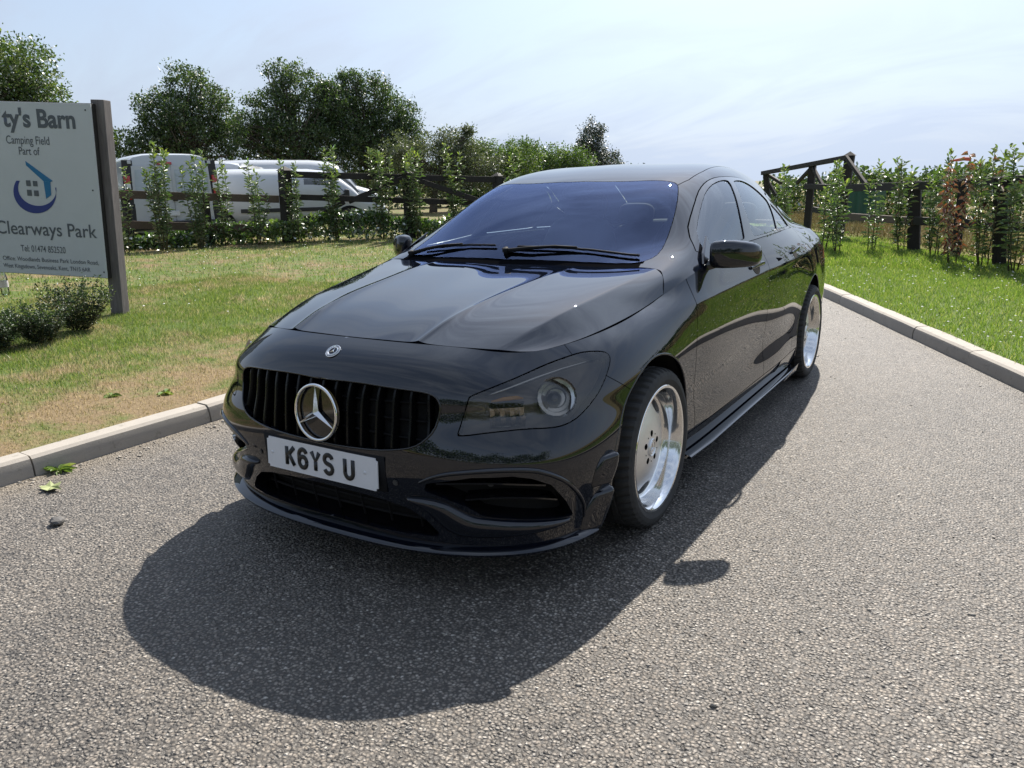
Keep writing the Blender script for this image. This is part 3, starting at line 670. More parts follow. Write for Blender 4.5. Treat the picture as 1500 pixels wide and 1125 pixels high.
panel('rear_bumper', V, rbF, paint, car, 'join')
BL = np.array([(5.02, .66), (5.02, 1.2), (9, 1.2), (9, .60)])
V, blF, _ = split(V, F, inside(sz(V), BL) + G_); V, _, F = split(V, F, inside(sz(V), BL) - G_)
panel('boot_face', V, blF, paint, car, 'join'); panel('rear_quarter', V, F, paint, car)
bpy.data.objects.remove(body)
# inner shell that closes the shut lines and openings
def shell(name, G, nu, nv, off, keep, s0=True, s1=False):
    S = tensor(G, nu, nv, s0, s1); N = grid_normals(S); Q = (S - N * off).reshape(-1, 3); Fq = grid_faces(nu, nv); C = S.reshape(-1, 3)[Fq].mean(1); s = (Fq[:, 0] // nv + .5) / (nu - 1)
    m = keep(C, s); V2 = Q * MIR; n0 = len(Q)
    mesh(name, np.concatenate([Q, V2]), np.concatenate([Fq[m], Fq[m][:, ::-1] + n0]), void_black, car)
def keepw(C, s):
    q = np.stack([s * LW, C[:, 2]], 1); m = np.ones(len(C), bool)
    for yc, zc, r in ARCH: m &= np.hypot(C[:, 1] - yc, C[:, 2] - zc) > r + .02
    for pl in (GR, LI, SI, HL): m &= inside(q, pl) > .012
    return m
shell('inner_shell', W, 240, 44, .024, keepw, True, True)
# ------------------------------------------------------------------ bonnet, with its two pairs of creases
def tensor_crease(G, nu, nv, rows, k):
    """as tensor() but partly broken along the given row indices (axis 0)"""
    A = tensor(G, nu, nv, True, False); E = np.concatenate([(G[3:0:-1] * MIR), G]); tu = chord(E, 0); q = np.linspace(tu[3], tu[-1], nu); B = np.empty((nu, G.shape[1], 3)); cuts = [0] + [r + 3 for r in rows] + [len(E) - 1]
    for a, b in zip(cuts[:-1], cuts[1:]):
        m = (q >= tu[a] - 1e-9) & (q <= tu[b] + 1e-9); B[m] = nat_spline(tu[a:b + 1], E[a:b + 1], q[m])
    tv = chord(G, 1); B = nat_spline(tv, B.transpose(1, 0, 2), np.linspace(0, tv[-1], nv)).transpose(1, 0, 2)
    return A * (1 - k) + B * k
HG = Hd.transpose(1, 0, 2); nh, mh = 121, 141
SH = tensor_crease(HG, nh, mh, [2, 4], .8)
# small ridge that makes the inner pair of creases crisp
tx = np.linspace(0, 1, mh); E_ = np.concatenate([(HG[3:0:-1] * MIR), HG]); tu_ = chord(E_, 0); qq = (np.linspace(tu_[3], tu_[-1], nh) - tu_[5])
SH[:, :, 2] += .009 * np.exp(-np.abs(qq)[:, None] / .022) * np.clip(1.15 - tx[None, :], 0, 1) * np.minimum(1, (nh - 1 - np.arange(nh))[:, None] / 10.)
Vh = SH.reshape(-1, 3)
NH_ = grid_normals(SH)
# pull the outer and front edges in by a gap
for j in range(mh): SH[-1, j] += (SH[-2, j] - SH[-1, j]) / np.linalg.norm(SH[-2, j] - SH[-1, j]) * .0045
for i in range(nh): SH[i, 0] += (SH[i, 1] - SH[i, 0]) / np.linalg.norm(SH[i, 1] - SH[i, 0]) * .0055
bonnet = panel('bonnet', np.concatenate([SH.reshape(-1, 3), np.zeros((nh * mh, 1))], 1), [tuple(q) for q in grid_faces(nh, mh).tolist()], paint, car, 'join', .02)[0]
shell('inner_shell', HG, 40, 40, .022, lambda C, s: np.ones(len(C), bool))
# ------------------------------------------------------------------ roof, pillars, glass
NG, MG = 121, 481
GG = Gh[:, ::-1].transpose(1, 0, 2); SG = tensor(GG, NG, MG, True, False); NGm = grid_normals(SG)
V = np.concatenate([SG.reshape(-1, 3), np.zeros((NG * MG, 1))], 1); F = [tuple(q) for q in grid_faces(NG, MG).tolist()]
WS = chaikin(sym2([(0, .292), (.30, .305), (.57, .345), (.635, .395), (.656, .48), (.632, .66), (.590, .85), (.546, .98), (.520, 1.026), (.48, 1.02), (.43, 1.007), (.319, .974), (.16, .945), (0, .935)]), 1)
WI = chaikin(sym2([(0, .372), (.30, .384), (.55, .42), (.605, .455), (.628, .52), (.606, .67), (.566, .85), (.526, .96), (.500, 1.000), (.46, .998), (.42, .985), (.31, .952), (.16, .924), (0, .914)]), 1)
xy = lambda V: V[:, [0, 1]]; yz = lambda V: V[:, [1, 2]]
lowg = lambda V, f: np.where(V[:, 1] < 1.5, f, 1.)
V, wsF, _ = split(V, F, lowg(V, inside(xy(V), WS))); V, _, F = split(V, F, lowg(V, inside(xy(V), WS) - .003))
V, wiF, frF = split(V, wsF, inside(xy(V), WI))
windscreen = panel('windscreen', V, wsF, ws_glass, car, 'join', 0, -.001)[0]
frit = panel('windscreen_border', V, frF, frit_black, car, 'join', .006, -.006)[0]
V, cwF, F = split(V, F, np.where(V[:, 0] < .63, V[:, 1] - .42 - .1 * (V[:, 0] > .60), 1.))
panel('cowl_panel', V, cwF, frit_black, car, 'join', .01, -.004)
DLO = chaikin([(.585, .984), (.70, 1.082), (.86, 1.166), (1.03, 1.244), (1.14, 1.281), (1.24, 1.304), (1.353, 1.318), (1.50, 1.320), (1.677, 1.314), (1.77, 1.30), (1.86, 1.275), (1.95, 1.235), (2.06, 1.188), (2.20, 1.130), (2.31, 1.078), (2.37, 1.03), (2.40, 1.012), (2.36, 1.010), (1.9, 1.016), (1.34, 1.013), (1.0, .998)], 1)
FWN = chaikin([(.66, .995), (.715, 1.066), (.871, 1.150), (1.041, 1.228), (1.15, 1.265), (1.244, 1.287), (1.353, 1.301), (1.42, 1.302), (1.445, 1.296), (1.36, 1.235), (1.277, 1.160), (1.228, 1.09), (1.20, 1.04), (1.19, 1.026), (1.15, 1.022), (.9, 1.004)], 1)
RWN = chaikin([(1.335, 1.032), (1.345, 1.10), (1.374, 1.178), (1.44, 1.242), (1.50, 1.288), (1.52, 1.296), (1.59, 1.299), (1.677, 1.297), (1.77, 1.283), (1.849, 1.259), (1.93, 1.220), (1.978, 1.188), (1.98, 1.178), (1.93, 1.10), (1.885, 1.04), (1.87, 1.030), (1.7, 1.028), (1.36, 1.026)], 1)
QWN = chaikin([(1.905, 1.034), (1.955, 1.10), (2.008, 1.165), (2.03, 1.168), (2.10, 1.143), (2.20, 1.108), (2.29, 1.070), (2.345, 1.030), (2.33, 1.024), (1.93, 1.028)], 1)
side_only = lambda V, f: np.where((V[:, 0] > .5) & (V[:, 1] > .5) & (V[:, 1] < 2.6), f, 1.)
V, dlF, _ = split(V, F, side_only(V, inside(yz(V), DLO))); V, _, F = split(V, F, side_only(V, inside(yz(V), DLO) - .003))
for nm, pl in (('front_side_window', FWN), ('rear_side_window', RWN), ('rear_quarter_window', QWN)):
    V, wF, _ = split(V, dlF, inside(yz(V), pl)); V, _, dlF = split(V, dlF, inside(yz(V), pl) - .002)
    panel(nm, V, wF, side_glass, car, 'pair', 0, -.004)
panel('window_trim', V, dlF, gloss_black, car, 'pair', .012, .001)
RWP = chaikin(sym2([(0, 2.46), (.30, 2.44), (.44, 2.41), (.475, 2.46), (.515, 2.72), (.545, 2.93), (.53, 3.02), (.34, 3.07), (0, 3.09)]), 1)
backy = lambda V, f: np.where(V[:, 1] > 2.2, f, 1.)
V, rwF, _ = split(V, F, backy(V, inside(xy(V), RWP))); V, _, F = split(V, F, backy(V, inside(xy(V), RWP) - .003))
panel('rear_window', V, rwF, side_glass, car, 'join', 0, -.002)
BLP = np.array([(-2, 3.15), (.56, 3.12), (.59, 3.30), (.60, 4), (-2, 4)])
V, bF, _ = split(V, F, inside(xy(V), BLP) + G_); V, _, F = split(V, F, inside(xy(V), BLP) - G_)
panel('boot_lid', V, bF, paint, car, 'join')
rs_ = lambda V: np.where((V[:, 1] > .9) & (V[:, 2] > 1.15), V[:, 0] - np.interp(V[:, 1], [1.0, 1.12, 1.33, 1.7, 2.0, 2.4], [.530, .548, .546, .515, .505, .470]), 1.)
V, rfF, _ = split(V, F, rs_(V) + .002); V, _, F = split(V, F, rs_(V) - .002)
panel('roof', V, rfF, paint, car, 'join'); panel('roof_pillar_frame', V, F, paint, car)
shell('inner_shell', GG, 40, 120, .02, lambda C, s: (np.where((C[:, 2] > 1.13) & (C[:, 0] < .53) & (C[:, 1] > 1.05) & (C[:, 1] < 2.38), 1, 0) > 0))
# ------------------------------------------------------------------ grille
def hole_panel(name, Fh, mat, parent, off, mode='join'): return panel(name, Vw, Fh, mat, parent, mode, 0, -off)
Vw = np.concatenate([SW.reshape(-1, 3), np.repeat(SS, NV)[:, None]], 1); Fw = [tuple(q) for q in grid_faces(NU, NV).tolist()]
def region(poly, grow=0.):
    f = inside(Vw[:, [3, 2]], poly) - grow; V2, ng, _ = split(Vw, Fw, f); return V2, ng
def wall(name, poly, depth, mat, parent, mode='join'):
    """the sides of an opening, running inwards from its rim"""
    p = np.asarray(poly); p = p[p[:, 0] >= -1e-6] if mode == 'join' else p
    V = []; n = len(poly)
    for s, z in poly:
        a, nn = onw(s, z); V += [a + nn * .0005, a - nn * depth]
    F = [(2 * k, 2 * k + 1, 2 * ((k + 1) % n) + 1, 2 * ((k + 1) % n)) for k in range(n)]
    out = [mesh(name, V, F, mat, parent)]
    if mode == 'pair': out.append(mesh(name, np.array(V) * MIR, [q[::-1] for q in F], mat, parent))
    return out
grille = empty('grille', (0, -.9, .58), parent=car); gi = Matrix.Translation((0, .9, -.58))
def under(o, p, loc):          # parent a mesh that is written in car coordinates to a part's Empty
    o.matrix_parent_inverse = Matrix.Translation(-Vector(loc)); return o
V2, ng = region(GR, .01)
o = panel('backing', V2, ng, void_black, grille, 'join', 0, -.060)[0]; under(o, grille, (0, -.9, .58))
for o in wall('surround', GR, .05, gloss_black, grille): under(o, grille, (0, -.9, .58))
# thin raised rim round the opening
mb = MB(); rim_pts = [onw(s, z, .001)[0] for s, z in GR]; mb.tube(rim_pts + rim_pts[:1], .0035, 6, False); o = mb.build('rim', gloss_black, grille, True); under(o, grille, (0, -.9, .58))
zt = lambda s: np.interp(abs(s), [0, .147, .285, .392, .436, .457], [.687, .692, .686, .681, .674, .661]); zb = lambda s: np.interp(abs(s), [0, .106, .253, .326, .383, .416, .445, .459], [.474, .474, .482, .493, .507, .529, .562, .605])
for k in range(-7, 8):
    s = k * .0605
    if abs(s) > .44: continue
    mb = MB(); V = []; n = 12; a, b = zb(s), zt(s)
    for j in range(n + 1):
        z = a + (b - a) * j / n; p, nn = onw(s, z); sd = Vector((0, 0, 1)).cross(nn).normalized()
        for (w, d) in ((-.0065, -.050), (-.0065, -.016), (-.0035, -.010), (.0035, -.010), (.0065, -.016), (.0065, -.050)): V.append(p + sd * w + nn * d)
    F = [(j * 6 + i, j * 6 + i + 1, (j + 1) * 6 + i + 1, (j + 1) * 6 + i) for j in range(n) for i in range(5)]
    mb.add(V, F); o = mb.build('slat', slat_black, grille, False); autosmooth(o, 30); under(o, grille, (0, -.9, .58))
for z in (.53, .585, .64):    # horizontal carriers behind the bars
    mb = MB(); pts = [onw(s, z, -.046)[0] for s in np.linspace(-.42, .42, 15)]; mb.tube(pts, .004, 6); o = mb.build('carrier_bar', matt_black, grille, True); under(o, grille, (0, -.9, .58))
# three-pointed star in a ring
p0, n0 = onw(0, .577); n0.normalize(); upv = Vector((1, 0, 0)).cross(n0) * -1
if upv.z < 0: upv = -upv
star = empty('star_emblem', p0, parent=car); cS = p0 + n0 * .012
def star3(Rr, c, n_, upv, thick, name, parent, ring=.0056, mat=chrome):
    sdv = upv.cross(n_).normalized(); mb = MB()
    mb.tube([c + sdv * Rr * math.cos(t) + upv * Rr * math.sin(t) for t in np.linspace(0, 2 * math.pi, 73)], ring, 10, False)
    for k in range(3):
        a = math.pi / 2 + k * 2 * math.pi / 3; d = sdv * math.cos(a) + upv * math.sin(a); e = sdv * math.cos(a + 1.5708) + upv * math.sin(a + 1.5708)
        tip = c + d * (Rr * .99); h = Rr * .16; r1 = Rr * .15
        base = [c - d * 0 + n_ * thick, c + (d * .5 + e * .866) * r1, tip + e * Rr * .012, tip - e * Rr * .012, c + (d * .5 - e * .866) * r1]
        mb.add([base[0], base[1], base[2] + n_ * thick * .1, base[3] + n_ * thick * .1, base[4]], [(0, 2, 1), (0, 3, 2), (0, 4, 3)])
    o = mb.build(name, mat, parent, False); autosmooth(o, 40); return o
o = star3(.094, cS, n0, upv, .014, 'ring_and_star', star); under(o, star, p0)
mb = MB(); sdv = upv.cross(n0).normalized(); ring = [cS - n0 * .012 + (sdv * math.cos(t) + upv * math.sin(t)) * .097 for t in np.linspace(0, 6.2832, 48, endpoint=False)]
mb.add(ring + [cS - n0 * .010], [(k, (k + 1) % 48, 48) for k in range(48)]); o = mb.build('mounting_disc', gloss_black, star); under(o, star, p0)
# small round badge above the grille
p1, n1_ = onw(0, .768); u1 = Vector((1, 0, 0)).cross(n1_); u1 = u1 if u1.z > 0 else -u1; s1v = u1.cross(n1_).normalized()
bd = empty('bonnet_badge', p1, parent=car); mb = MB()
for rr, hh in ((.0265, .002), (.018, .003)):
    mb.tube([p1 + n1_ * hh + (s1v * math.cos(t) + u1 * math.sin(t)) * rr for t in np.linspace(0, 6.2832, 41)], .0016, 6, False)
for k in range(20):           # laurel wreath between the two rings
    a = k * .314 + .15; q = p1 + n1_ * .003 + (s1v * math.cos(a) + u1 * math.sin(a)) * .0222; mb.tube([q - (s1v * math.cos(a + .9) + u1 * math.sin(a + .9)) * .003, q + (s1v * math.cos(a + .9) + u1 * math.sin(a + .9)) * .003], [.0018, .0006], 5)
o = mb.build('wreath', chrome, bd, True); under(o, bd, p1)
o = star3(.0165, p1 + n1_ * .003, n1_, u1, .003, 'badge_star', bd, .0009); under(o, bd, p1)
mb = MB(); mb.add([p1 + n1_ * .0012 + (s1v * math.cos(t) + u1 * math.sin(t)) * .0262 for t in np.linspace(0, 6.2832, 32, endpoint=False)], [tuple(range(32))]); o = mb.build('badge_disc', gloss_black, bd); under(o, bd, p1)
# ------------------------------------------------------------------ number plate
PC = Vector((0, -.9165, .4015)); tilt = .05
plate = empty('number_plate', PC, parent=car); plate.rotation_euler = (-tilt, 0, 0)
bm = bmesh.new(); bmesh.ops.create_cube(bm, size=1)
for v in bm.verts: v.co = Vector((v.co.x * .52, v.co.y * .004, v.co.z * .111))
bmesh.ops.bevel(bm, geom=[e for e in bm.edges if abs((e.verts[0].co - e.verts[1].co).y) > .003], offset=.009, segments=3, affect='EDGES')
me_ = bpy.data.meshes.new('plate_sheet'); bm.to_mesh(me_); bm.free(); me_.materials.append(plate_white); link(bpy.data.objects.new('plate_sheet', me_), plate)
def stroke_glyph(ch):
    h, w = .079 - .014, .050 - .014; T = lambda x, z: (x * w - w / 2, z * h - h / 2)
    arcp = lambda cx, cz, rx, rz, a0, a1, n=10: [T(cx + rx * math.cos(R(a0 + (a1 - a0) * k / n)), cz + rz * math.sin(R(a0 + (a1 - a0) * k / n))) for k in range(n + 1)]
    return {'K': [[T(0, 0), T(0, 1)], [T(1, 1), T(.05, .46)], [T(.28, .60), T(1, 0)]],
            '6': [arcp(.5, .30, .5, .30, 0, 360, 20), [T(0, .30), T(0, .70)] + arcp(.5, .70, .5, .30, 180, 20)],
            'Y': [[T(0, 1), T(.5, .48), T(1, 1)], [T(.5, .48), T(.5, 0)]],
            'S': [arcp(.5, .74, .5, .26, 15, 180) + arcp(.5, .74, .5, .23, 180, 270, 5)[1:] + arcp(.5, .25, .5, .25, 90, -165, 12)],
            'U': [[T(0, 1), T(0, .3)] + arcp(.5, .30, .5, .30, 180, 360) + [T(1, .3), T(1, 1)]]}[ch]
x = -.142
for ch in 'K6YS U':
    if ch == ' ': x += .033; continue
    mb = MB()
    for st in stroke_glyph(ch): mb.tube([(x + a, -.003, b) for a, b in st], .0084, 10, True, Vector((0, 1, 0)))
    mb.build('character', plate_black, plate, True); x += .061
for sx in (-.235, .205):
    mb = MB(); mb.lathe([(0.0001, -.0045), (.005, -.004), (.006, -.002)], (sx, 0, .0), 'Y', 12); mb.build('plate_screw', plate_white, plate, True)
mb = MB(); pts = []
V = []; 
for x_ in np.linspace(-.285, .285, 13):
    for z_, d_ in ((.335, -.004), (.345, .004), (.462, .004), (.470, -.006)): V.append(onw(np.sign(x_) * abs(x_), z_, d_)[0])
mb.add(V, [(i * 4 + j, (i + 1) * 4 + j, (i + 1) * 4 + j + 1, i * 4 + j + 1) for i in range(12) for j in range(3)]); mb.build('plate_plinth', matt_black, car, True)
# ------------------------------------------------------------------ headlights
def mirror_part(o, parent=None):
    m = o.data.copy(); co = np.empty(len(m.vertices) * 3, np.float32); m.vertices.foreach_get('co', co); co = co.reshape(-1, 3) * [-1, 1, 1]; m.vertices.foreach_set('co', co.astype(np.float32).ravel()); m.flip_normals()
    q = bpy.data.objects.new(o.name.split('.')[0], m); link(q, parent if parent is not None else o.parent); return q
V2, ng = region(HL)
hl = [empty('headlight', (sgn * .70, -.6, .65), parent=car) for sgn in (1, -1)]
def to_lamp(pair):
    for o, e in zip(pair, hl):
        o.parent = e; o.matrix_parent_inverse = Matrix.Translation(-e.location)
to_lamp(panel('lens', V2, ng, lamp_glass, car, 'pair', 0, .0005))
to_lamp(panel('housing', V2, ng, lamp_grey, car, 'pair', 0, -.045))
to_lamp(wall('rim', HL, .046, gloss_black, car, 'pair'))
def lamp_piece(build, name, mat):
    mb = MB(); build(mb); o = mb.build(name, mat, car, True); q = mirror_part(o); to_lamp((o, q)); return o
def bowl(s, z, rad, depth, mb, seg=28, facets=0):
    p, n_ = onw(s, z, -.006); n_ = (n_ + Vector((.0, -.75, .05))).normalized(); a = n_.cross(Vector((0, 0, 1))).normalized(); u = a.cross(n_); V = []; F = []; prof = [(1, 0), (.93, -.10), (.90, -.30), (.74, -.34), (.70, -.60), (.52, -.64), (.46, -.9), (.16, -.95), (.02, -1)]
    for r, h in prof:
        for k in range(seg):
            t = 2 * math.pi * k / seg; V.append(p + (a * math.cos(t) + u * math.sin(t)) * rad * r + n_ * h * depth)
    for i in range(len(prof) - 1):
        for k in range(seg): F.append((i * seg + k, i * seg + (k + 1) % seg, (i + 1) * seg + (k + 1) % seg, (i + 1) * seg + k))
    mb.add(V, F); return p, n_, a, u
autosmooth_l = [autosmooth(q, 12) for q in [lamp_piece(lambda mb: bowl(.828, .646, .066, .050, mb, 18), 'main_reflector', lamp_chrome)]]
def bulb(mb):
    p, n_ = onw(.828, .646, -.03); n_ = (n_ + Vector((.0, -.75, .05))).normalized(); mb.tube([p, p + n_ * .012, p + n_ * .022, p + n_ * .026], [.020, .022, .016, .004], 16)
lamp_piece(bulb, 'bulb_shield', gloss_black)
def inner_ref(mb):
    # scalloped inner reflector: a fan of facets
    for k in range(7):
        s0_, s1_ = .612 + k * .016, .627 + k * .016
        for z0, z1, d in ((.575, .600, .016), (.601, .626, .024), (.627, .648, .018)):
            q = [onw(s0_, z0, -.030 - .004 * (k % 2))[0], onw(s1_, z0, -.034)[0], onw(s1_, z1, -d)[0], onw(s0_, z1, -d - .006)[0]]; mb.add(q, [(0, 1, 2, 3)])
lamp_piece(inner_ref, 'inner_reflector', lamp_chrome)
lamp_piece(lambda mb: mb.tube([onw(s, z, -.016)[0] for s, z in ((.62, .652), (.66, .660), (.70, .662), (.72, .658))], [.003, .007, .007, .002], 8), 'indicator_bulb', amber)
lamp_piece(lambda mb: mb.tube([onw(s, z, -.020)[0] for s, z in ((.600, .672), (.675, .692), (.775, .712), (.88, .726), (.98, .734), (1.035, .733))], [.004, .006, .007, .007, .006, .004], 8), 'light_bar', lamp_chrome)
lamp_piece(lambda mb: mb.tube([onw(s, .578, -.030)[0] for s in (.62, .66, .70)], .0018, 6), 'trim_strip', lamp_chrome)
# ------------------------------------------------------------------ lower intakes
V2, ng = region(LI, .006); li = panel('lower_intake', V2, ng, void_black, car, 'join', 0, -.10)[0]; wall('lower_intake_surround', LI, .10, gloss_black, car)
mb = MB()
for z in (.225, .262, .297):
    smax = np.interp(z, [.195, .25, .29, .32], [.42, .385, .33, .12]); mb.tube([onw(s, z, -.055)[0] for s in np.linspace(-smax, smax, 17)], .005, 6)
for s in np.arange(-.36, .37, .12): mb.tube([onw(s, z, -.05)[0] for z in (.196, .23, .26, np.interp(abs(s), [0, .28, .39], [.318, .305, .25]))], .004, 6)
mb.build('intake_mesh', matt_black, li, True)
for e_, poly in (('side_intake', SI),):
    V2, ng = region(poly, .006); so_ = panel('side_intake', V2, ng, void_black, car, 'pair', 0, -.07); sw_ = wall('side_intake_surround', poly, .07, gloss_black, car, 'pair')
    for z0, sa, sb, dz in ((.388, .445, .775, -.012), (.335, .53, .82, -.022)):
        mb = MB(); V = []
        for t in np.linspace(0, 1, 16):
            s = sa + (sb - sa) * t; z = z0 + dz * t * t + .012 * math.sin(math.pi * t)
            for (dz2, d) in ((.003, -.060), (.003, -.012), (-.003, -.012), (-.004, -.060)): V.append(onw(s, z + dz2, d)[0])
        mb.add(V, [(i * 4 + j, i * 4 + j + 1, (i + 1) * 4 + j + 1, (i + 1) * 4 + j) for i in range(15) for j in range(3)]); o = mb.build('vane', gloss_black, so_[0], False); mirror_part(o, so_[1])
# raised eyebrow round the side intake and the wide blade under it
mb = MB(); ey = [(.395, .392), (.44, .418), (.498, .437), (.612, .450), (.706, .447), (.767, .431), (.840, .387), (.897, .324), (.930, .27), (.932, .225)]
ey = chaikin(ey, 2, False); mb.tube([onw(s, z, .0005)[0] for s, z in ey], [.002 + .007 * math.sin(math.pi * k / (len(ey) - 1)) ** .6 for k in range(len(ey))], 8); o = mb.build('intake_brow', paint, car, True); mirror_part(o, car)
def strip(name, top, bot, prof, mat, n=40):
    """a band on the body between two (s,z) curves, bulging by the profile"""
    top = np.asarray(top); bot = np.asarray(bot); ts = np.linspace(0, 1, n); V = []; m = len(prof)
    ip = lambda c, t: (np.interp(t, np.linspace(0, 1, len(c)), c[:, 0]), np.interp(t, np.linspace(0, 1, len(c)), c[:, 1]))
    for t in ts:
        a = ip(bot, t); b = ip(top, t); e = min(1, 6 * t, 6 * (1 - t)) ** .5 if 0 < t < 1 else 0
        for v, d in prof: V.append(onw(a[0] + (b[0] - a[0]) * v, a[1] + (b[1] - a[1]) * v, d * e + .0005)[0])
    o = mesh(name, V, [(i * m + j, (i + 1) * m + j, (i + 1) * m + j + 1, i * m + j + 1) for i in range(n - 1) for j in range(m - 1)], mat, car); mirror_part(o, car); return o
top = chaikin([(.350, .336), (.41, .343), (.469, .333), (.51, .305), (.547, .284), (.59, .277), (.72, .262), (.869, .242)], 2, False); bot = chaikin([(.350, .326), (.385, .312), (.415, .285), (.445, .245), (.485, .212), (.54, .203), (.69, .206), (.871, .226)], 2, False)
strip('intake_blade', top, bot, [(0, -.004), (.06, .008), (.25, .017), (.55, .022), (.85, .018), (.97, .008), (1, -.006)], paint)
# ------------------------------------------------------------------ splitter, end plates, canards
mb = MB(); V = []; st = np.linspace(-.99, .99, 61); m = 6
for s in st:
    b, nn = onw(s, .185); nn = Vector((nn.x, nn.y, 0)).normalized(); ext = .036 * (1 - .3 * abs(s)); zz = .150 + .012 * abs(s) ** 3
    for d, z in ((-.07, zz + .03), (-.01, zz + .028), (ext - .006, zz + .008), (ext, zz + .003), (ext - .004, zz - .006), (-.10, zz - .008)): V.append((b.x + nn.x * d, b.y + nn.y * d, z))
mb.add(V, [(i * m + j, (i + 1) * m + j, (i + 1) * m + j + 1, i * m + j + 1) for i in range(60) for j in range(m - 1)]); o = mb.build('front_splitter', paint, car, True); autosmooth(o, 40)
cp = [(0, -.004), (.03, .003), (.3, .010), (.65, .019), (.92, .027), (1, .028), (1.01, .020), (1.01, -.004)]
strip('canard', chaikin([(1.012, .330), (1.03, .362), (1.046, .402), (1.044, .436)], 2, False), chaikin([(.952, .325), (.955, .36), (.965, .396), (.985, .426)], 2, False), cp, paint, 24)
strip('canard', chaikin([(.995, .165), (1.022, .21), (1.042, .26), (1.046, .312)], 2, False), chaikin([(.917, .17), (.924, .205), (.937, .252), (.972, .295)], 2, False), cp, paint, 24)
for s, z in ((.318, .382), (.605, .372)):     # parking sensors
    for sg in (1, -1):
        p, nn = onw(sg * s, z, -.05 if s > .5 else .001); mb = MB(); a = nn.cross(Vector((0, 0, 1))).normalized(); u = a.cross(nn)
        for rr, h in ((.0105, .001), (.0075, .003)): mb.add([p + nn * h + (a * math.cos(t) + u * math.sin(t)) * rr for t in np.linspace(0, 6.2832, 16, endpoint=False)], [tuple(range(16))])
        mb.build('parking_sensor', simple('sensor_grey', (.05, .05, .05), .4) if 'sensor_grey' not in MATS else MATS['sensor_grey'], car)
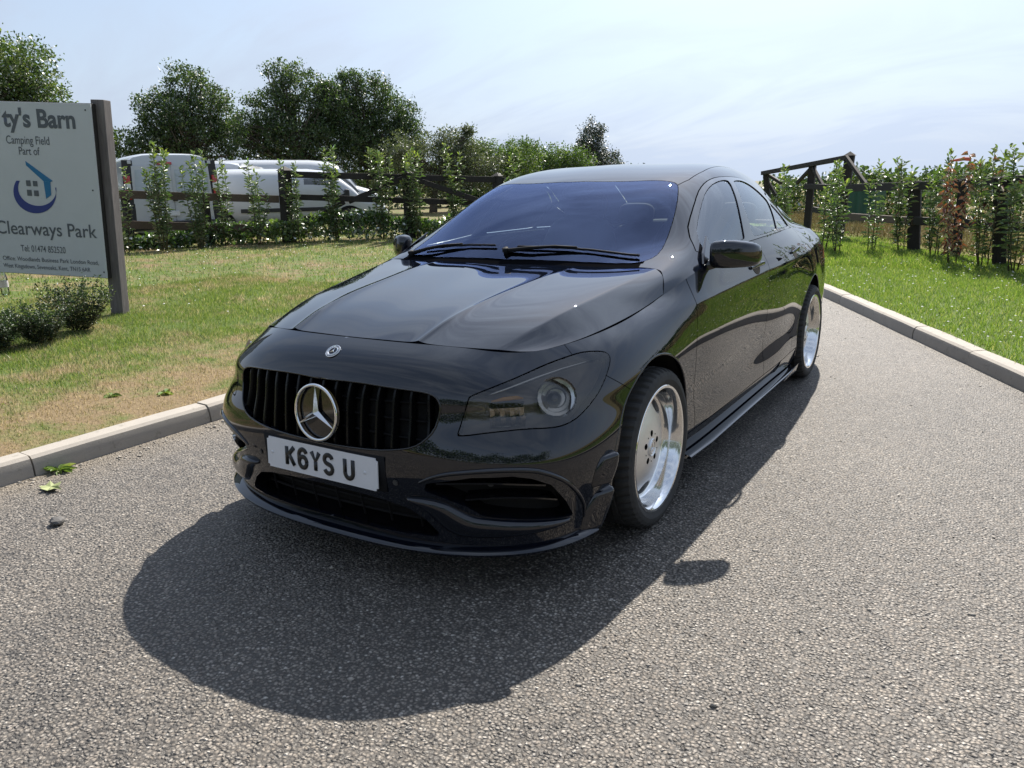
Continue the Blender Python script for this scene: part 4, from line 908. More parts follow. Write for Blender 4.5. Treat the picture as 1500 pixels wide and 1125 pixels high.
# ------------------------------------------------------------------ wheels
WR = .312
def wheel(yc, side):
    """built for the car's left side, then mirrored"""
    e = empty('wheel', (side * .76, yc, WR), parent=car); parts = []
    def P(mb, name, mat, parent=None, ang=30):
        if side < 0: mb.V = [(-a, b, c) for a, b, c in mb.V]; mb.F = [f[::-1] for f in mb.F]
        o = mb.build(name, mat, parent or e, True); autosmooth(o, ang); return o
    X = lambda x: x - .76
    # tyre: rounded section with shoulder blocks and circumferential grooves
    prof = [(.240, X(.862)), (.252, X(.870)), (.268, X(.8755)), (.284, X(.8735)), (.298, X(.866)), (.3055, X(.856)), (.3095, X(.842)), (.3115, X(.822)), (.3118, X(.818)), (.3055, X(.816)), (.3055, X(.808)), (.3120, X(.806)), (.3122, X(.770)), (.3058, X(.768)), (.3058, X(.758)), (.3122, X(.756)), (.3120, X(.720)), (.3055, X(.718)), (.3055, X(.710)), (.3118, X(.708)), (.3095, X(.685)), (.300, X(.662)), (.27, X(.652)), (.24, X(.662))]
    n = 264; V = []; F = []
    for i, (r, h) in enumerate(prof):
        for k in range(n):
            t = 2 * math.pi * (k + (.35 * (i - 6) if 4 <= i <= 8 else 0)) / n; d = 0
            if 4 <= i <= 8 and k % 5 < 2: d = -.0075 if i > 4 else -.003
            if 11 <= i <= 12 and k % 6 == 0: d = -.004
            if 15 <= i <= 16 and k % 6 == 3: d = -.004
            V.append((h, (r + d) * math.cos(t), (r + d) * math.sin(t)))
    for i in range(len(prof) - 1):
        for k in range(n): F.append((i * n + k, i * n + (k + 1) % n, (i + 1) * n + (k + 1) % n, (i + 1) * n + k))
    mb = MB(); mb.V = [tuple(v) for v in V]; mb.F = F; P(mb, 'tyre', rubber, None, 22)
    # deep polished lip and barrel
    mb = MB(); mb.lathe([(.238, X(.858)), (.246, X(.866)), (.2475, X(.868)), (.245, X(.8695)), (.236, X(.8685)), (.229, X(.862)), (.2225, X(.845)), (.2175, X(.820)), (.213, X(.800)), (.209, X(.795)), (.203, X(.792)), (.198, X(.790))], (0, 0, 0), 'X', 96); rim = P(mb, 'rim_lip', alloy_lip)
    mb = MB(); mb.lathe([(.198, X(.790)), (.210, X(.76)), (.215, X(.70)), (.225, X(.66))], (0, 0, 0), 'X', 64); P(mb, 'barrel', alloy)
    # face disc with five windows near its edge
    n = 240; rs2 = np.concatenate([np.linspace(.034, .15, 12), np.linspace(.153, .200, 22)])
    fx = lambda r: X(np.interp(r, [.034, .06, .10, .14, .17, .19, .200], [.832, .831, .826, .816, .806, .797, .793]))
    V = np.array([(fx(r), r * math.cos(t), r * math.sin(t), r) for r in rs2 for t in np.linspace(0, 2 * math.pi, n, endpoint=False)]); F = [(i * n + k, i * n + (k + 1) % n, (i + 1) * n + (k + 1) % n, (i + 1) * n + k) for i in range(len(rs2) - 1) for k in range(n)]
    wins = []
    for k in range(5):
        a0 = R(270 + 72 * k + (0 if yc < 1 else 20)); w = R(21)
        wins.append(chaikin([(math.cos(a0 + a) * r, math.sin(a0 + a) * r) for r, a in ((.192, -w), (.193, -w / 2), (.1935, 0), (.193, w / 2), (.192, w), (.178, w * .95), (.152, w * .55), (.143, 0), (.152, -w * .55), (.178, -w * .95))], 1))
    wf = []
    for w_ in wins:
        f = inside(V[:, 1:3], w_); V, _, F = split(V, F, f)
    bolt = [(.056 * math.cos(R(90 + 72 * k + (0 if yc < 1 else 20))), .056 * math.sin(R(90 + 72 * k + (0 if yc < 1 else 20)))) for k in range(5)]
    for b in bolt: V, _, F = split(V, F, np.hypot(V[:, 1] - b[0], V[:, 2] - b[1]) - .0125)
    V, F = compact(V, F); mb = MB(); mb.V = [tuple(v[:3]) for v in V]; mb.F = list(F); face = P(mb, 'wheel_face', alloy, None, 25)
    for w_ in wins:
        mb = MB(); m = len(w_); Vv = []
        for (a, b) in w_:
            r = math.hypot(a, b); Vv += [(fx(r), a, b), (fx(r) - .022, a * .985, b * .985)]
        mb.add(Vv, [(2 * k, 2 * k + 1, 2 * ((k + 1) % m) + 1, 2 * ((k + 1) % m)) for k in range(m)]); P(mb, 'window_edge', alloy, face)
    for b in bolt:
        mb = MB(); mb.lathe([(.0125, X(.831)), (.0118, X(.812)), (.0, X(.811))], (0, b[0], b[1]), 'X', 16); P(mb, 'bolt_recess', void_black, face)
        mb = MB(); mb.lathe([(.008, X(.811)), (.008, X(.819)), (.0065, X(.8205)), (.0, X(.8205))], (0, b[0], b[1]), 'X', 6); P(mb, 'wheel_bolt', brake_steel, face, 20)
    for k in range(5):
        a = R(90 + 36 + 72 * k); mb = MB(); mb.lathe([(.0035, X(.8295)), (.003, X(.8325)), (.0, X(.833))], (0, .056 * math.cos(a), .056 * math.sin(a)), 'X', 8); P(mb, 'stud', brake_steel, face)
    mb = MB(); mb.lathe([(.036, X(.826)), (.0355, X(.835)), (.033, X(.8375)), (.031, X(.8365)), (.029, X(.8345)), (.0, X(.8345))], (0, 0, 0), 'X', 40); cap = P(mb, 'centre_cap', alloy)
    mb = MB(); c_ = Vector((X(.8352), 0, 0))
    o = star3(.0235, c_, Vector((1, 0, 0)), Vector((0, 0, 1)), .003, 'cap_star', cap, .0013, chrome)
    if side < 0: o.scale = (-1, 1, 1)
    mb = MB(); mb.lathe([(.0, X(.752)), (.07, X(.752)), (.075, X(.748)), (.152, X(.748)), (.152, X(.724)), (.07, X(.724))], (0, 0, 0), 'X', 48); P(mb, 'brake_disc', brake_steel)
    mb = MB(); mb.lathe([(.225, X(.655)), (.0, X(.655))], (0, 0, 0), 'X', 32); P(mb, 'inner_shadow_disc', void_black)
    return e
for yc in (0, 2.70):
    for sd in (1, -1): wheel(yc, sd)
for (yc, zc, r) in ARCH:       # arch liners
    for sd in (1, -1):
        mb = MB(); V = []; n = 40
        for k in range(n + 1):
            t = math.pi * (1.18 - 1.36 * k / n); y, z = yc + (r + .014) * math.cos(t), zc + (r + .014) * math.sin(t)
            xe = onw(float(np.interp(y, SW[:400, 60, 1][SW[:400, 60, 0] > .8], SS[:400][SW[:400, 60, 0] > .8])), max(z, .2))[0].x if False else .845
            V += [(sd * xe, y, z), (sd * .58, y, z)]
        V += [(sd * .58, yc, zc)]; mb.add(V, [(2 * k, 2 * k + 2, 2 * k + 3, 2 * k + 1) for k in range(n)] + [(2 * k + 1, 2 * k + 3, 2 * n + 2) for k in range(n)]); mb.build('arch_liner', void_black, car, True)
mb = MB(); mb.box((0, 1.35, .19), (1.20, 4.1, .02)); mb.box((0, 1.35, .24), (1.66, 1.9, .10)); mb.build('underfloor', void_black, car)
# ------------------------------------------------------------------ wheel arch edges, side skirts
for (yc, zc, r) in ARCH:
    i0 = np.where(SW[:, 60, 0] > .70)[0]; ymap = SW[i0, 60, 1]; smap = SS[i0]
    pts = []
    for k in range(49):
        t = math.pi * (1.16 - 1.32 * k / 48); y, z = yc + r * math.cos(t), zc + r * math.sin(t)
        if z < .19: continue
        p, nn = onw(float(np.interp(y, ymap, smap)), z, -.004); pts.append(p)
    mb = MB(); mb.tube(pts, .0055, 8); o = mb.build('arch_edge', paint, car, True); mirror_part(o, car)
V = []; ys_ = np.linspace(.36, 2.28, 40)
for y in ys_:
    t = (y - .36) / 1.92; xo = .880 - .012 * (1 - min(1, 8 * t)) - .03 * max(0, (t - .93) / .07) + (.010 if t > .80 and t < .82 else 0); zz = .160
    for x_, z_ in ((.80, zz + .03), (.848, zz + .010), (xo - .006, zz + .007), (xo, zz + .003), (xo - .004, zz - .006), (.80, zz - .006)): V.append((x_, y, z_))
o = mesh('side_skirt', V, [(i * 6 + j + 1, i * 6 + j, (i + 1) * 6 + j, (i + 1) * 6 + j + 1) for i in range(39) for j in range(5)], paint, car); autosmooth(o, 35); mirror_part(o, car)
for y0, y1, h in ((1.86, 2.16, .045),):      # upright winglet on the rear end of the skirt
    V = []
    for t in np.linspace(0, 1, 8):
        y = y0 + (y1 - y0) * t
        for x_, z_ in ((.886, .160), (.892 + .012 * t, .165 + h * t), (.896 + .012 * t, .165 + h * t), (.896, .160)): V.append((x_, y, z_))
    F = [(i * 4 + j + 1, i * 4 + j, (i + 1) * 4 + j, (i + 1) * 4 + j + 1) for i in range(7) for j in range(3)] + [(28, 29, 30, 31)]
    o = mesh('skirt_winglet', V, F, paint, car, False); mirror_part(o, car)
# ------------------------------------------------------------------ door mirrors
def rrect(cx, cy, hy, hz, y0, z0, n=28, e=4.0):
    out = []
    for k in range(n):
        t = 2 * math.pi * k / n; c, s = math.cos(t), math.sin(t); d = (abs(c) ** e + abs(s) ** e) ** (-1 / e); out.append((cx, cy + hy * c * d, z0 + hz * s * d))
    return out
secs = [(.833, .628, .012, .030, .995), (.838, .626, .036, .050, .996), (.852, .628, .048, .0575, .996), (.885, .645, .054, .0600, .997), (.925, .670, .053, .0585, .996), (.965, .700, .049, .0540, .993), (.992, .726, .043, .048, .990), (1.006, .744, .034, .038, .988), (1.012, .754, .014, .017, .987)]
mirr = []
V = []; n = 28
for cx, cy, hy, hz, z0 in secs: V += rrect(cx, cy, hy, hz, 0, z0, n, 3.2)
F = [(i * n + k, i * n + (k + 1) % n, (i + 1) * n + (k + 1) % n, (i + 1) * n + k) for i in range(len(secs) - 1) for k in range(n)] + [tuple(range(n - 1, -1, -1)), tuple((len(secs) - 1) * n + k for k in range(n))]
dm = [empty('door_mirror', (sg * .82, .60, .95), parent=car) for sg in (1, -1)]
def to_mirror(o):
    q = mirror_part(o)
    for a, e in ((o, dm[0]), (q, dm[1])): a.parent = e; a.matrix_parent_inverse = Matrix.Translation(-e.location)
o = mesh('mirror_cap', V, F, paint, car); bm = bmesh.new(); bm.from_mesh(o.data); bmesh.ops.recalc_face_normals(bm, faces=bm.faces); bm.to_mesh(o.data); bm.free(); to_mirror(o)
V = [(.855, .685, .948), (.985, .778, .953), (.998, .789, .985), (.985, .778, 1.030), (.855, .685, 1.040), (.845, .678, 1.0)]
to_mirror(mesh('mirror_glass', V, [(5, 4, 3, 2, 1, 0)], chrome, car, False))
mb = MB(); mb.tube([(.795, .600, .945), (.815, .608, .947), (.840, .622, .955), (.862, .640, .970)], [.026, .022, .022, .026], 14, True); to_mirror(mb.build('mirror_arm', gloss_black, car, True))
mb = MB(); mb.add([(.822, .545, .962), (.817, .70, .985), (.772, .72, 1.066), (.800, .60, 1.002), (.830, .545, .962), (.825, .70, .985), (.780, .72, 1.066), (.808, .60, 1.002)], [(4, 5, 6, 7), (3, 2, 1, 0), (0, 1, 5, 4), (1, 2, 6, 5), (2, 3, 7, 6), (3, 0, 4, 7)]); to_mirror(mb.build('sail_panel', gloss_black, car))
mb = MB(); mb.tube([(.862 + .016 * t, .590 + .0125 * t + .001 * t * t, .976 - .002 * t) for t in np.linspace(0, 7.6, 16)], .0025, 6); to_mirror(mb.build('indicator_strip', gloss_black, car, True))
# ------------------------------------------------------------------ door handles
i0 = np.where((SW[:, 60, 0] > .70))[0]
def sy(y): return float(np.interp(y, SW[i0, 60, 1], SS[i0]))
for doors, y0, z0 in ((fdoors, 1.165, .884), (rdoors, 1.985, .890)):
    V = [onw(sy(y0 + .085 + .052 * math.cos(t)), z0 - .004 + .034 * math.sin(t), .0012)[0] for t in np.linspace(0, 6.2832, 28, endpoint=False)]
    cdish = onw(sy(y0 + .085), z0 - .004, .0006)[0]; o = mesh('handle_dish', V + [cdish], [((k + 1) % 28, k, 28)[::-1] for k in range(28)], void_black, doors[0]); mirror_part(o, doors[1])
    mb = MB(); V = []
    for k in range(15):
        t = k / 14; y = y0 + .205 * t; off = .017 * math.sin(math.pi * t) ** .5 + .003; hz = .013 * (.65 + .35 * math.sin(math.pi * t)); p, nn = onw(sy(y), z0 + .006 * math.sin(math.pi * t) + .004 * t, off)
        for a in range(8):
            q = 2 * math.pi * a / 8; V.append(p + Vector((0, 0, 1)) * hz * math.sin(q) + nn * .007 * math.cos(q))
    mb.add(V, [(i * 8 + a, i * 8 + (a + 1) % 8, (i + 1) * 8 + (a + 1) % 8, (i + 1) * 8 + a) for i in range(14) for a in range(8)] + [tuple(range(8)), tuple(14 * 8 + a for a in range(7, -1, -1))])
    o = mb.build('handle', chrome if False else paint, doors[0], True); mirror_part(o, doors[1])
# ------------------------------------------------------------------ wipers
def ong(x, y, off=0.):
    d = np.hypot(SG[:, :200, 0] - abs(x), SG[:, :200, 1] - y); k = np.unravel_index(d.argmin(), d.shape); p = SG[k]; n_ = NGm[k]; q = Vector(p) + Vector(n_) * off
    return Vector((math.copysign(q.x, x) if abs(x) > 1e-6 else q.x, q.y, q.z))
def wiper(pts, arm):
    e = empty('wiper', ong(*arm[0]), parent=car); mb = MB(); mb.tube([ong(x, y, .010) for x, y in pts], .0055, 6); o = mb.build('blade', matt_black, e, True); under(o, e, e.location)
    mb = MB(); mb.tube([ong(x, y, h) for (x, y), h in zip(arm, (.008, .020, .020, .015))], [.011, .008, .006, .005], 8); o = mb.build('arm', matt_black, e, True); under(o, e, e.location)
    mb = MB(); mb.tube([ong(arm[0][0], arm[0][1], -.01), ong(arm[0][0], arm[0][1], .022)], .015, 12); o = mb.build('pivot', matt_black, e, True); under(o, e, e.location)
wiper([(x, .365 + .03 * (x / .6) ** 2 + .03 * max(0, (x - .1))) for x in np.linspace(.02, .60, 14)], [(-.02, .335), (.10, .345), (.22, .365), (.32, .385)])
wiper([(x, .37 + .045 * (x / .6) ** 2) for x in np.linspace(-.54, -.10, 12)], [(-.60, .365), (-.50, .375), (-.40, .385), (-.30, .385)])
# ------------------------------------------------------------------ interior
def blob(mb, c, d, M=None, e=2.6, nu=20, nv=14):
    V = []; F = []
    pw = lambda v: math.copysign(abs(v) ** (2 / e), v)
    for i in range(nv + 1):
        ph = -math.pi / 2 + math.pi * i / nv
        for k in range(nu):
            th = 2 * math.pi * k / nu; v = Vector((d[0] / 2 * pw(math.cos(ph)) * pw(math.cos(th)), d[1] / 2 * pw(math.cos(ph)) * pw(math.sin(th)), d[2] / 2 * pw(math.sin(ph)))); V.append((M @ v if M is not None else v) + Vector(c))
    for i in range(nv):
        for k in range(nu): F.append((i * nu + k, i * nu + (k + 1) % nu, (i + 1) * nu + (k + 1) % nu, (i + 1) * nu + k))
    mb.add(V, F)
V = []; xsd = np.linspace(-.70, .70, 29)
for x_ in xsd:
    e = abs(x_) / .70; hump = .045 * math.exp(-((x_ + .36) / .17) ** 2)
    for y_, z_ in ((.40 + .08 * e * e, .925), (.55, .935 + hump * .3), (.70, .938 + hump), (.82, .925 + hump * 1.1), (.86, .89 + hump * .6), (.87, .78), (.84, .60)): V.append((x_, y_ + .02 * e, z_ - .015 * e))
mesh('dashboard', V, [(i * 7 + j, (i + 1) * 7 + j, (i + 1) * 7 + j + 1, i * 7 + j + 1) for i in range(28) for j in range(6)], dash_grey, car)
stw = empty('steering_wheel', (-.36, .98, .86), parent=car); M = Matrix.Rotation(R(-24), 3, 'X'); mb = MB(); c0 = Vector((-.36, .98, .86))
ringp = [c0 + M @ Vector((.182 * math.cos(t), 0, .182 * math.sin(t))) for t in np.linspace(0, 6.2832, 49)]; mb.tube(ringp, .014, 10, False)
for a in (0, math.pi, -math.pi / 2): mb.tube([c0, c0 + M @ Vector((.175 * math.cos(a), 0, .175 * math.sin(a)))], [.028, .014], 8)
o = mb.build('wheel_rim', matt_black, stw, True); under(o, stw, stw.location); mb = MB(); blob(mb, c0, (.15, .06, .13), M); o = mb.build('airbag_pad', matt_black, stw, True); under(o, stw, stw.location)
for sx in (-.37, .37):
    st_ = empty('front_seat', (sx, 1.45, .30), parent=car); Mb = Matrix.Rotation(R(-20), 3, 'X')
    for nm, c, d, Mm in (('cushion', (sx, 1.35, .46), (.52, .55, .20), None), ('backrest', (sx, 1.68, .80), (.50, .17, .66), Mb), ('headrest', (sx, 1.82, 1.16), (.28, .11, .20), Mb)):
        mb = MB(); blob(mb, c, d, Mm, 3.2); o = mb.build(nm, seat_black, st_, True); under(o, st_, st_.location)
rsb = empty('rear_bench', (0, 2.3, .3), parent=car)
for nm, c, d in (('cushion', (0, 2.2, .47), (1.24, .5, .2)), ('backrest', (0, 2.55, .78), (1.20, .16, .56)), ('headrest', (.36, 2.60, 1.09), (.26, .10, .14)), ('headrest', (-.36, 2.60, 1.09), (.26, .10, .14))):
    mb = MB(); blob(mb, c, d, Matrix.Rotation(R(-18), 3, 'X') if d[2] > .12 and nm != 'cushion' else None, 3.4); o = mb.build(nm, seat_black, rsb, True); under(o, rsb, rsb.location)
# mirror foot and sensor pod behind the glass, rear-view mirror
rv = empty('interior_mirror', (0, 1.0, 1.24), parent=car)
mb = MB(); blob(mb, (0.0, .985, 1.265), (.15, .13, .06), Matrix.Rotation(R(28), 3, 'X'), 2.4); o = mb.build('sensor_pod', matt_black, rv, True); under(o, rv, rv.location)
mb = MB(); blob(mb, (-.02, 1.06, 1.205), (.24, .035, .07), Matrix.Rotation(R(8), 3, 'Z'), 4); o = mb.build('mirror_housing', matt_black, rv, True); under(o, rv, rv.location)
mb = MB(); mb.box((0, 1.55, .30), (1.45, 2.2, .03)); mb.box((0, .62, .55), (1.44, .03, .70)); mb.box((0, 2.95, .72), (1.25, .6, .30)); mb.box((.73, 1.5, .55), (.06, 1.9, .72)); mb.box((-.73, 1.5, .55), (.06, 1.9, .72)); mb.build('cabin_lining', matt_black, car)
# ------------------------------------------------------------------ plants
leaf_laurel = m_leaf('laurel_leaf', (.034, .080, .016), (.082, .155, .028), (.24, .31, .065), .42, .03, .48, .5)
leaf_dead = m_leaf('dead_leaf', (.11, .025, .012), (.22, .06, .025), (.34, .13, .05), .4, .02, .5)
leaf_box = m_leaf('shrub_leaf', (.012, .028, .010), (.025, .055, .016), (.08, .13, .035), .3, .01, .45, .35)
stem_m = m_bark('green_brown_stem', (.05, .045, .02), (.12, .10, .05))
def leaf_mesh(name, B, D, N, L, Wd, mat, parent, r, fold=.25, droop=.25):
    """many leaves: base points B, directions D, side vectors from N, lengths L, widths Wd"""
    n = len(B); S = np.cross(D, N); S /= np.maximum(np.linalg.norm(S, axis=1, keepdims=True), 1e-9); U = np.cross(S, D); L = L[:, None]; Wd = Wd[:, None]
    mid = B + D * L * .5 + U * L * .05; tip = B + D * L - np.array([0, 0, 1.]) * L * droop; V = np.empty((n, 6, 3))
    V[:, 0] = B; V[:, 1] = B + D * L * .38 + S * Wd * .5 + U * Wd * fold; V[:, 2] = B + D * L * .38 - S * Wd * .5 + U * Wd * fold
    V[:, 3] = B + D * L * .72 + S * Wd * .40 + U * Wd * fold - np.array([0, 0, 1.]) * L * droop * .45; V[:, 4] = B + D * L * .72 - S * Wd * .40 + U * Wd * fold - np.array([0, 0, 1.]) * L * droop * .45; V[:, 5] = tip
    b = (np.arange(n) * 6)[:, None]
    # folded along the midrib: two halves that share base and tip
    F3 = np.concatenate([b + [0, 1, 5], b + [0, 5, 2], b + [1, 3, 5], b + [5, 4, 2]])
    o = mesh(name, V.reshape(-1, 3), F3, mat, parent, False)
    at = o.data.attributes.new('rnd', 'FLOAT', 'POINT'); at.data.foreach_set('value', np.repeat(np.clip(r, 0, 1), 6).astype(np.float32))
    o['kind'] = 'stuff'; return o
def laurel(name, loc, h, seed, label, group, nst=6, spread=.20, mat=None, leafL=.130, leafW=.038, lo=.12, dead=0, step=.036, cat='shrub', stem_r=.008):
    r = np.random.default_rng(seed); root = empty(name, loc); tag(root, label, cat, group); B = []; D = []; N = []; Ls = []; RN = []
    for k in range(nst):
        a = r.uniform(0, 6.283); rad = spread * math.sqrt(r.uniform(.05, 1)); hh = h * r.uniform(.62, 1.0) if k else h; bx, by = .05 * math.cos(a), .05 * math.sin(a); tx_, ty_ = rad * math.cos(a) * 1.2, rad * math.sin(a) * 1.2
        pts = []
        for t in np.linspace(0, 1, 8): pts.append(np.array((bx + (tx_ - bx) * t ** .8 + r.normal(0, .008), by + (ty_ - by) * t ** .8 + r.normal(0, .008), hh * t)))
        mb = MB(); mb.tube(pts, [stem_r * (1.15 - .85 * i / 7) for i in range(8)], 5); mb.build('stem', stem_m, root, True)
        pts = np.array(pts); nl = int(hh * (1 - lo) / step); ph = r.uniform(0, 6.28)
        for i in range(nl):
            t = lo + (1 - lo) * (i + r.uniform(0, .8)) / nl; p = np.array([np.interp(t * 7, np.arange(8), pts[:, c_]) for c_ in range(3)]); az = ph + i * 2.4 + r.normal(0, .3); el = r.uniform(.1, .75) + .55 * max(0, (t - .8) / .2)
            for _ in range(2 if t < .9 else 3):
                az += 2.1; q = p + r.normal(0, .02, 3); d = np.array((math.cos(az) * math.cos(el), math.sin(az) * math.cos(el), math.sin(el))); B.append(q); D.append(d); N.append((r.normal(0, .35), r.normal(0, .35), 1.)); Ls.append(leafL * r.uniform(.6, 1.2) * (1.05 - .25 * abs(t - .6))); RN.append(.25 + .5 * max(0, (t - .75) / .25) + r.normal(0, .22))
    B = np.array(B); D = np.array(D); N = np.array(N); Ls = np.array(Ls); RN = np.array(RN)
    if dead:
        m = r.uniform(0, 1, len(B)) < dead
        leaf_mesh('dead_foliage', B[m], D[m], N[m], Ls[m] * .9, Ls[m] * leafW / leafL * 1.1, leaf_dead, root, RN[m] + .1, .5, .7)['label'] = 'shrivelled rust red leaves'
        B, D, N, Ls, RN = (q[~m] for q in (B, D, N, Ls, RN))
    if len(B): leaf_mesh('foliage', B, D, N, Ls, Ls * leafW / leafL, mat or leaf_laurel, root, RN)
    return root
GL = 'young laurels planted along the left hand fence'; GRt = 'young laurels planted along the right hand fence'
for i, (x, y, h, n, lab) in enumerate([
    (-11.52, 5.62, 1.35, 4, 'young laurel half hidden behind the sign post'),
    (-11.50, 6.37, 1.75, 9, 'broad bushy young laurel in front of the nearest van rear doors'),
    (-11.33, 7.05, 1.62, 8, 'bushy young laurel between the nearest van and the low white van'),
    (-11.45, 7.75, 1.45, 4, 'thin sparse young laurel in front of the low white van'),
    (-11.10, 8.28, 1.45, 6, 'narrow young laurel just left of the dark corner post'),
    (-10.70, 8.95, 1.48, 5, 'thin young laurel just right of the dark corner post'),
    (-10.28, 9.65, 1.72, 7, 'tall young laurel under the left end of the rail brace'),
    (-9.62, 10.42, 1.70, 8, 'bushy young laurel below the peak of the rail brace'),
    (-9.0, 10.85, 1.68, 8, 'dense young laurel right of the brace peak'),
    (-8.45, 11.6, 1.80, 8, 'young laurel with yellowing tips beside the car windscreen'),
    (-7.6, 12.4, 1.7, 7, 'young laurel seen just over the car pillar')]):
    laurel('laurel_shrub', (x, y, float(zl(x))), h * 1.10, 100 + i, lab, GL, n, .17 if n < 6 else .24)
for i, (x, y, h, n, dd, lab) in enumerate([
    (-1.75, 13.3, 1.40, 7, 0, 'young laurel showing past the car rear pillar'),
    (-.85, 12.1, 1.42, 8, 0, 'tall narrow young laurel in front of the leaning gate post'),
    (-.45, 11.2, 1.30, 7, 0, 'young laurel nearest the car tail on the right lawn'),
    (.02, 11.5, 1.35, 6, 0, 'small young laurel right of the gate rails'),
    (.42, 11.9, 1.42, 8, .03, 'bushy young laurel in front of a thick dark post'),
    (.98, 10.9, 1.45, 8, 0, 'dense young laurel left of the rust red one'),
    (1.30, 9.75, 1.38, 6, .93, 'young laurel with dead rust red leaves'),
    (1.66, 9.6, 1.45, 8, .10, 'leafy young laurel with a few brown leaves low down'),
    (2.02, 9.1, 1.62, 8, .02, 'tall young laurel at the right edge of the picture'),
    (2.5, 9.2, 1.5, 7, 0, 'young laurel cut off by the right edge of the picture')]):
    laurel('laurel_shrub', (x, y, .10), h * 1.04, 200 + i, lab, GRt, max(3, n - 3), .17, None, .125, .036, .10, dd)
for i, (x, y, h, n, lab) in enumerate([(-4.78, .22, .29, 34, 'low dark evergreen shrub at the left edge below the sign'), (-4.80, .62, .32, 34, 'low dark evergreen shrub in the middle below the sign'), (-5.05, 1.08, .44, 32, 'taller dark evergreen shrub against the sign post')]):
    laurel('low_shrub', (x, y, float(zl(x)) - .01), h, 300 + i, lab, 'low evergreen shrubs under the sign', n, .24, leaf_box, .034, .015, .08, 0, .0075, 'shrub', .004)
# weed in the gutter, broad-leaved weeds in the lawn edge, fallen leaf
def rosette(name, loc, n, L, Wd, mat, label, seed, el=(.2, .8), cat='weed', group=None):
    r = np.random.default_rng(seed); root = empty(name, loc); tag(root, label, cat, group); az = np.arange(n) * 2.4 + r.normal(0, .3, n); e = r.uniform(*el, n); D = np.stack([np.cos(az) * np.cos(e), np.sin(az) * np.cos(e), np.sin(e)], 1)
    leaf_mesh('leaves', D * .004, D, np.tile([0, 0, 1.], (n, 1)) + r.normal(0, .2, (n, 3)), L * r.uniform(.6, 1.2, n), Wd * r.uniform(.7, 1.2, n), mat, root, r.uniform(.3, 1, n), .15, .35); return root
leaf_weed = m_leaf('weed_leaf', (.05, .10, .015), (.12, .20, .03), (.26, .32, .06), .4, .01, .6, .15)
rosette('gutter_weed', (-1.895, -.845, .002), 26, .085, .022, leaf_weed, 'small green weed growing against the left kerb', 5)
for i, (x, y) in enumerate(((-2.62, -.12), (-2.40, .10), (-2.95, -.55))):
    rosette('broadleaf_weed', (x, y, float(zl(x)) + .005), 9, .07, .03, leaf_weed, ['pale weed rosette in the dry strip behind the left kerb', 'weed rosette nearest the car behind the left kerb', 'weed rosette left of the others behind the left kerb'][i], 60 + i, (.1, .5), 'weed', 'broad leaved weeds in the dry verge')
V = [(0, 0, .004), (.045, .010, .016), (.085, .004, .006), (.062, -.016, .014), (.075, -.04, .018), (.040, -.036, .006), (.012, -.052, .016), (-.004, -.034, .004), (-.045, -.03, .010), (-.038, -.004, .004), (-.05, .026, .016), (-.015, .024, .005), (.012, .046, .018), (.028, .024, .006)]
o = mesh('fallen_leaf', V, [(0, k, k + 1) for k in range(1, 13)] + [(0, 13, 1)], simple('pale_leaf', (.24, .27, .11), .7, 0, .3, 60), None, False); o.location = (-1.70, -.985, .004); tag(o, 'pale green lobed leaf lying on the tarmac by the kerb', 'leaf')
r = np.random.default_rng(8); bm = bmesh.new(); bmesh.ops.create_icosphere(bm, subdivisions=2, radius=.028)
for v in bm.verts: v.co *= 1 + .14 * math.sin(9 * v.co.x * 20 + 3) * math.cos(160 * v.co.y + 1); v.co.z *= .62; v.co.x *= 1.2
me_ = bpy.data.meshes.new('stone'); bm.to_mesh(me_); bm.free(); me_.materials.append(simple('dark_stone', (.10, .095, .09), .8, 0, .3, 50)); o = link(bpy.data.objects.new('stone', me_)); o.location = (-1.265, -1.19, .014); tag(o, 'dark grey stone lying loose on the tarmac', 'stone')
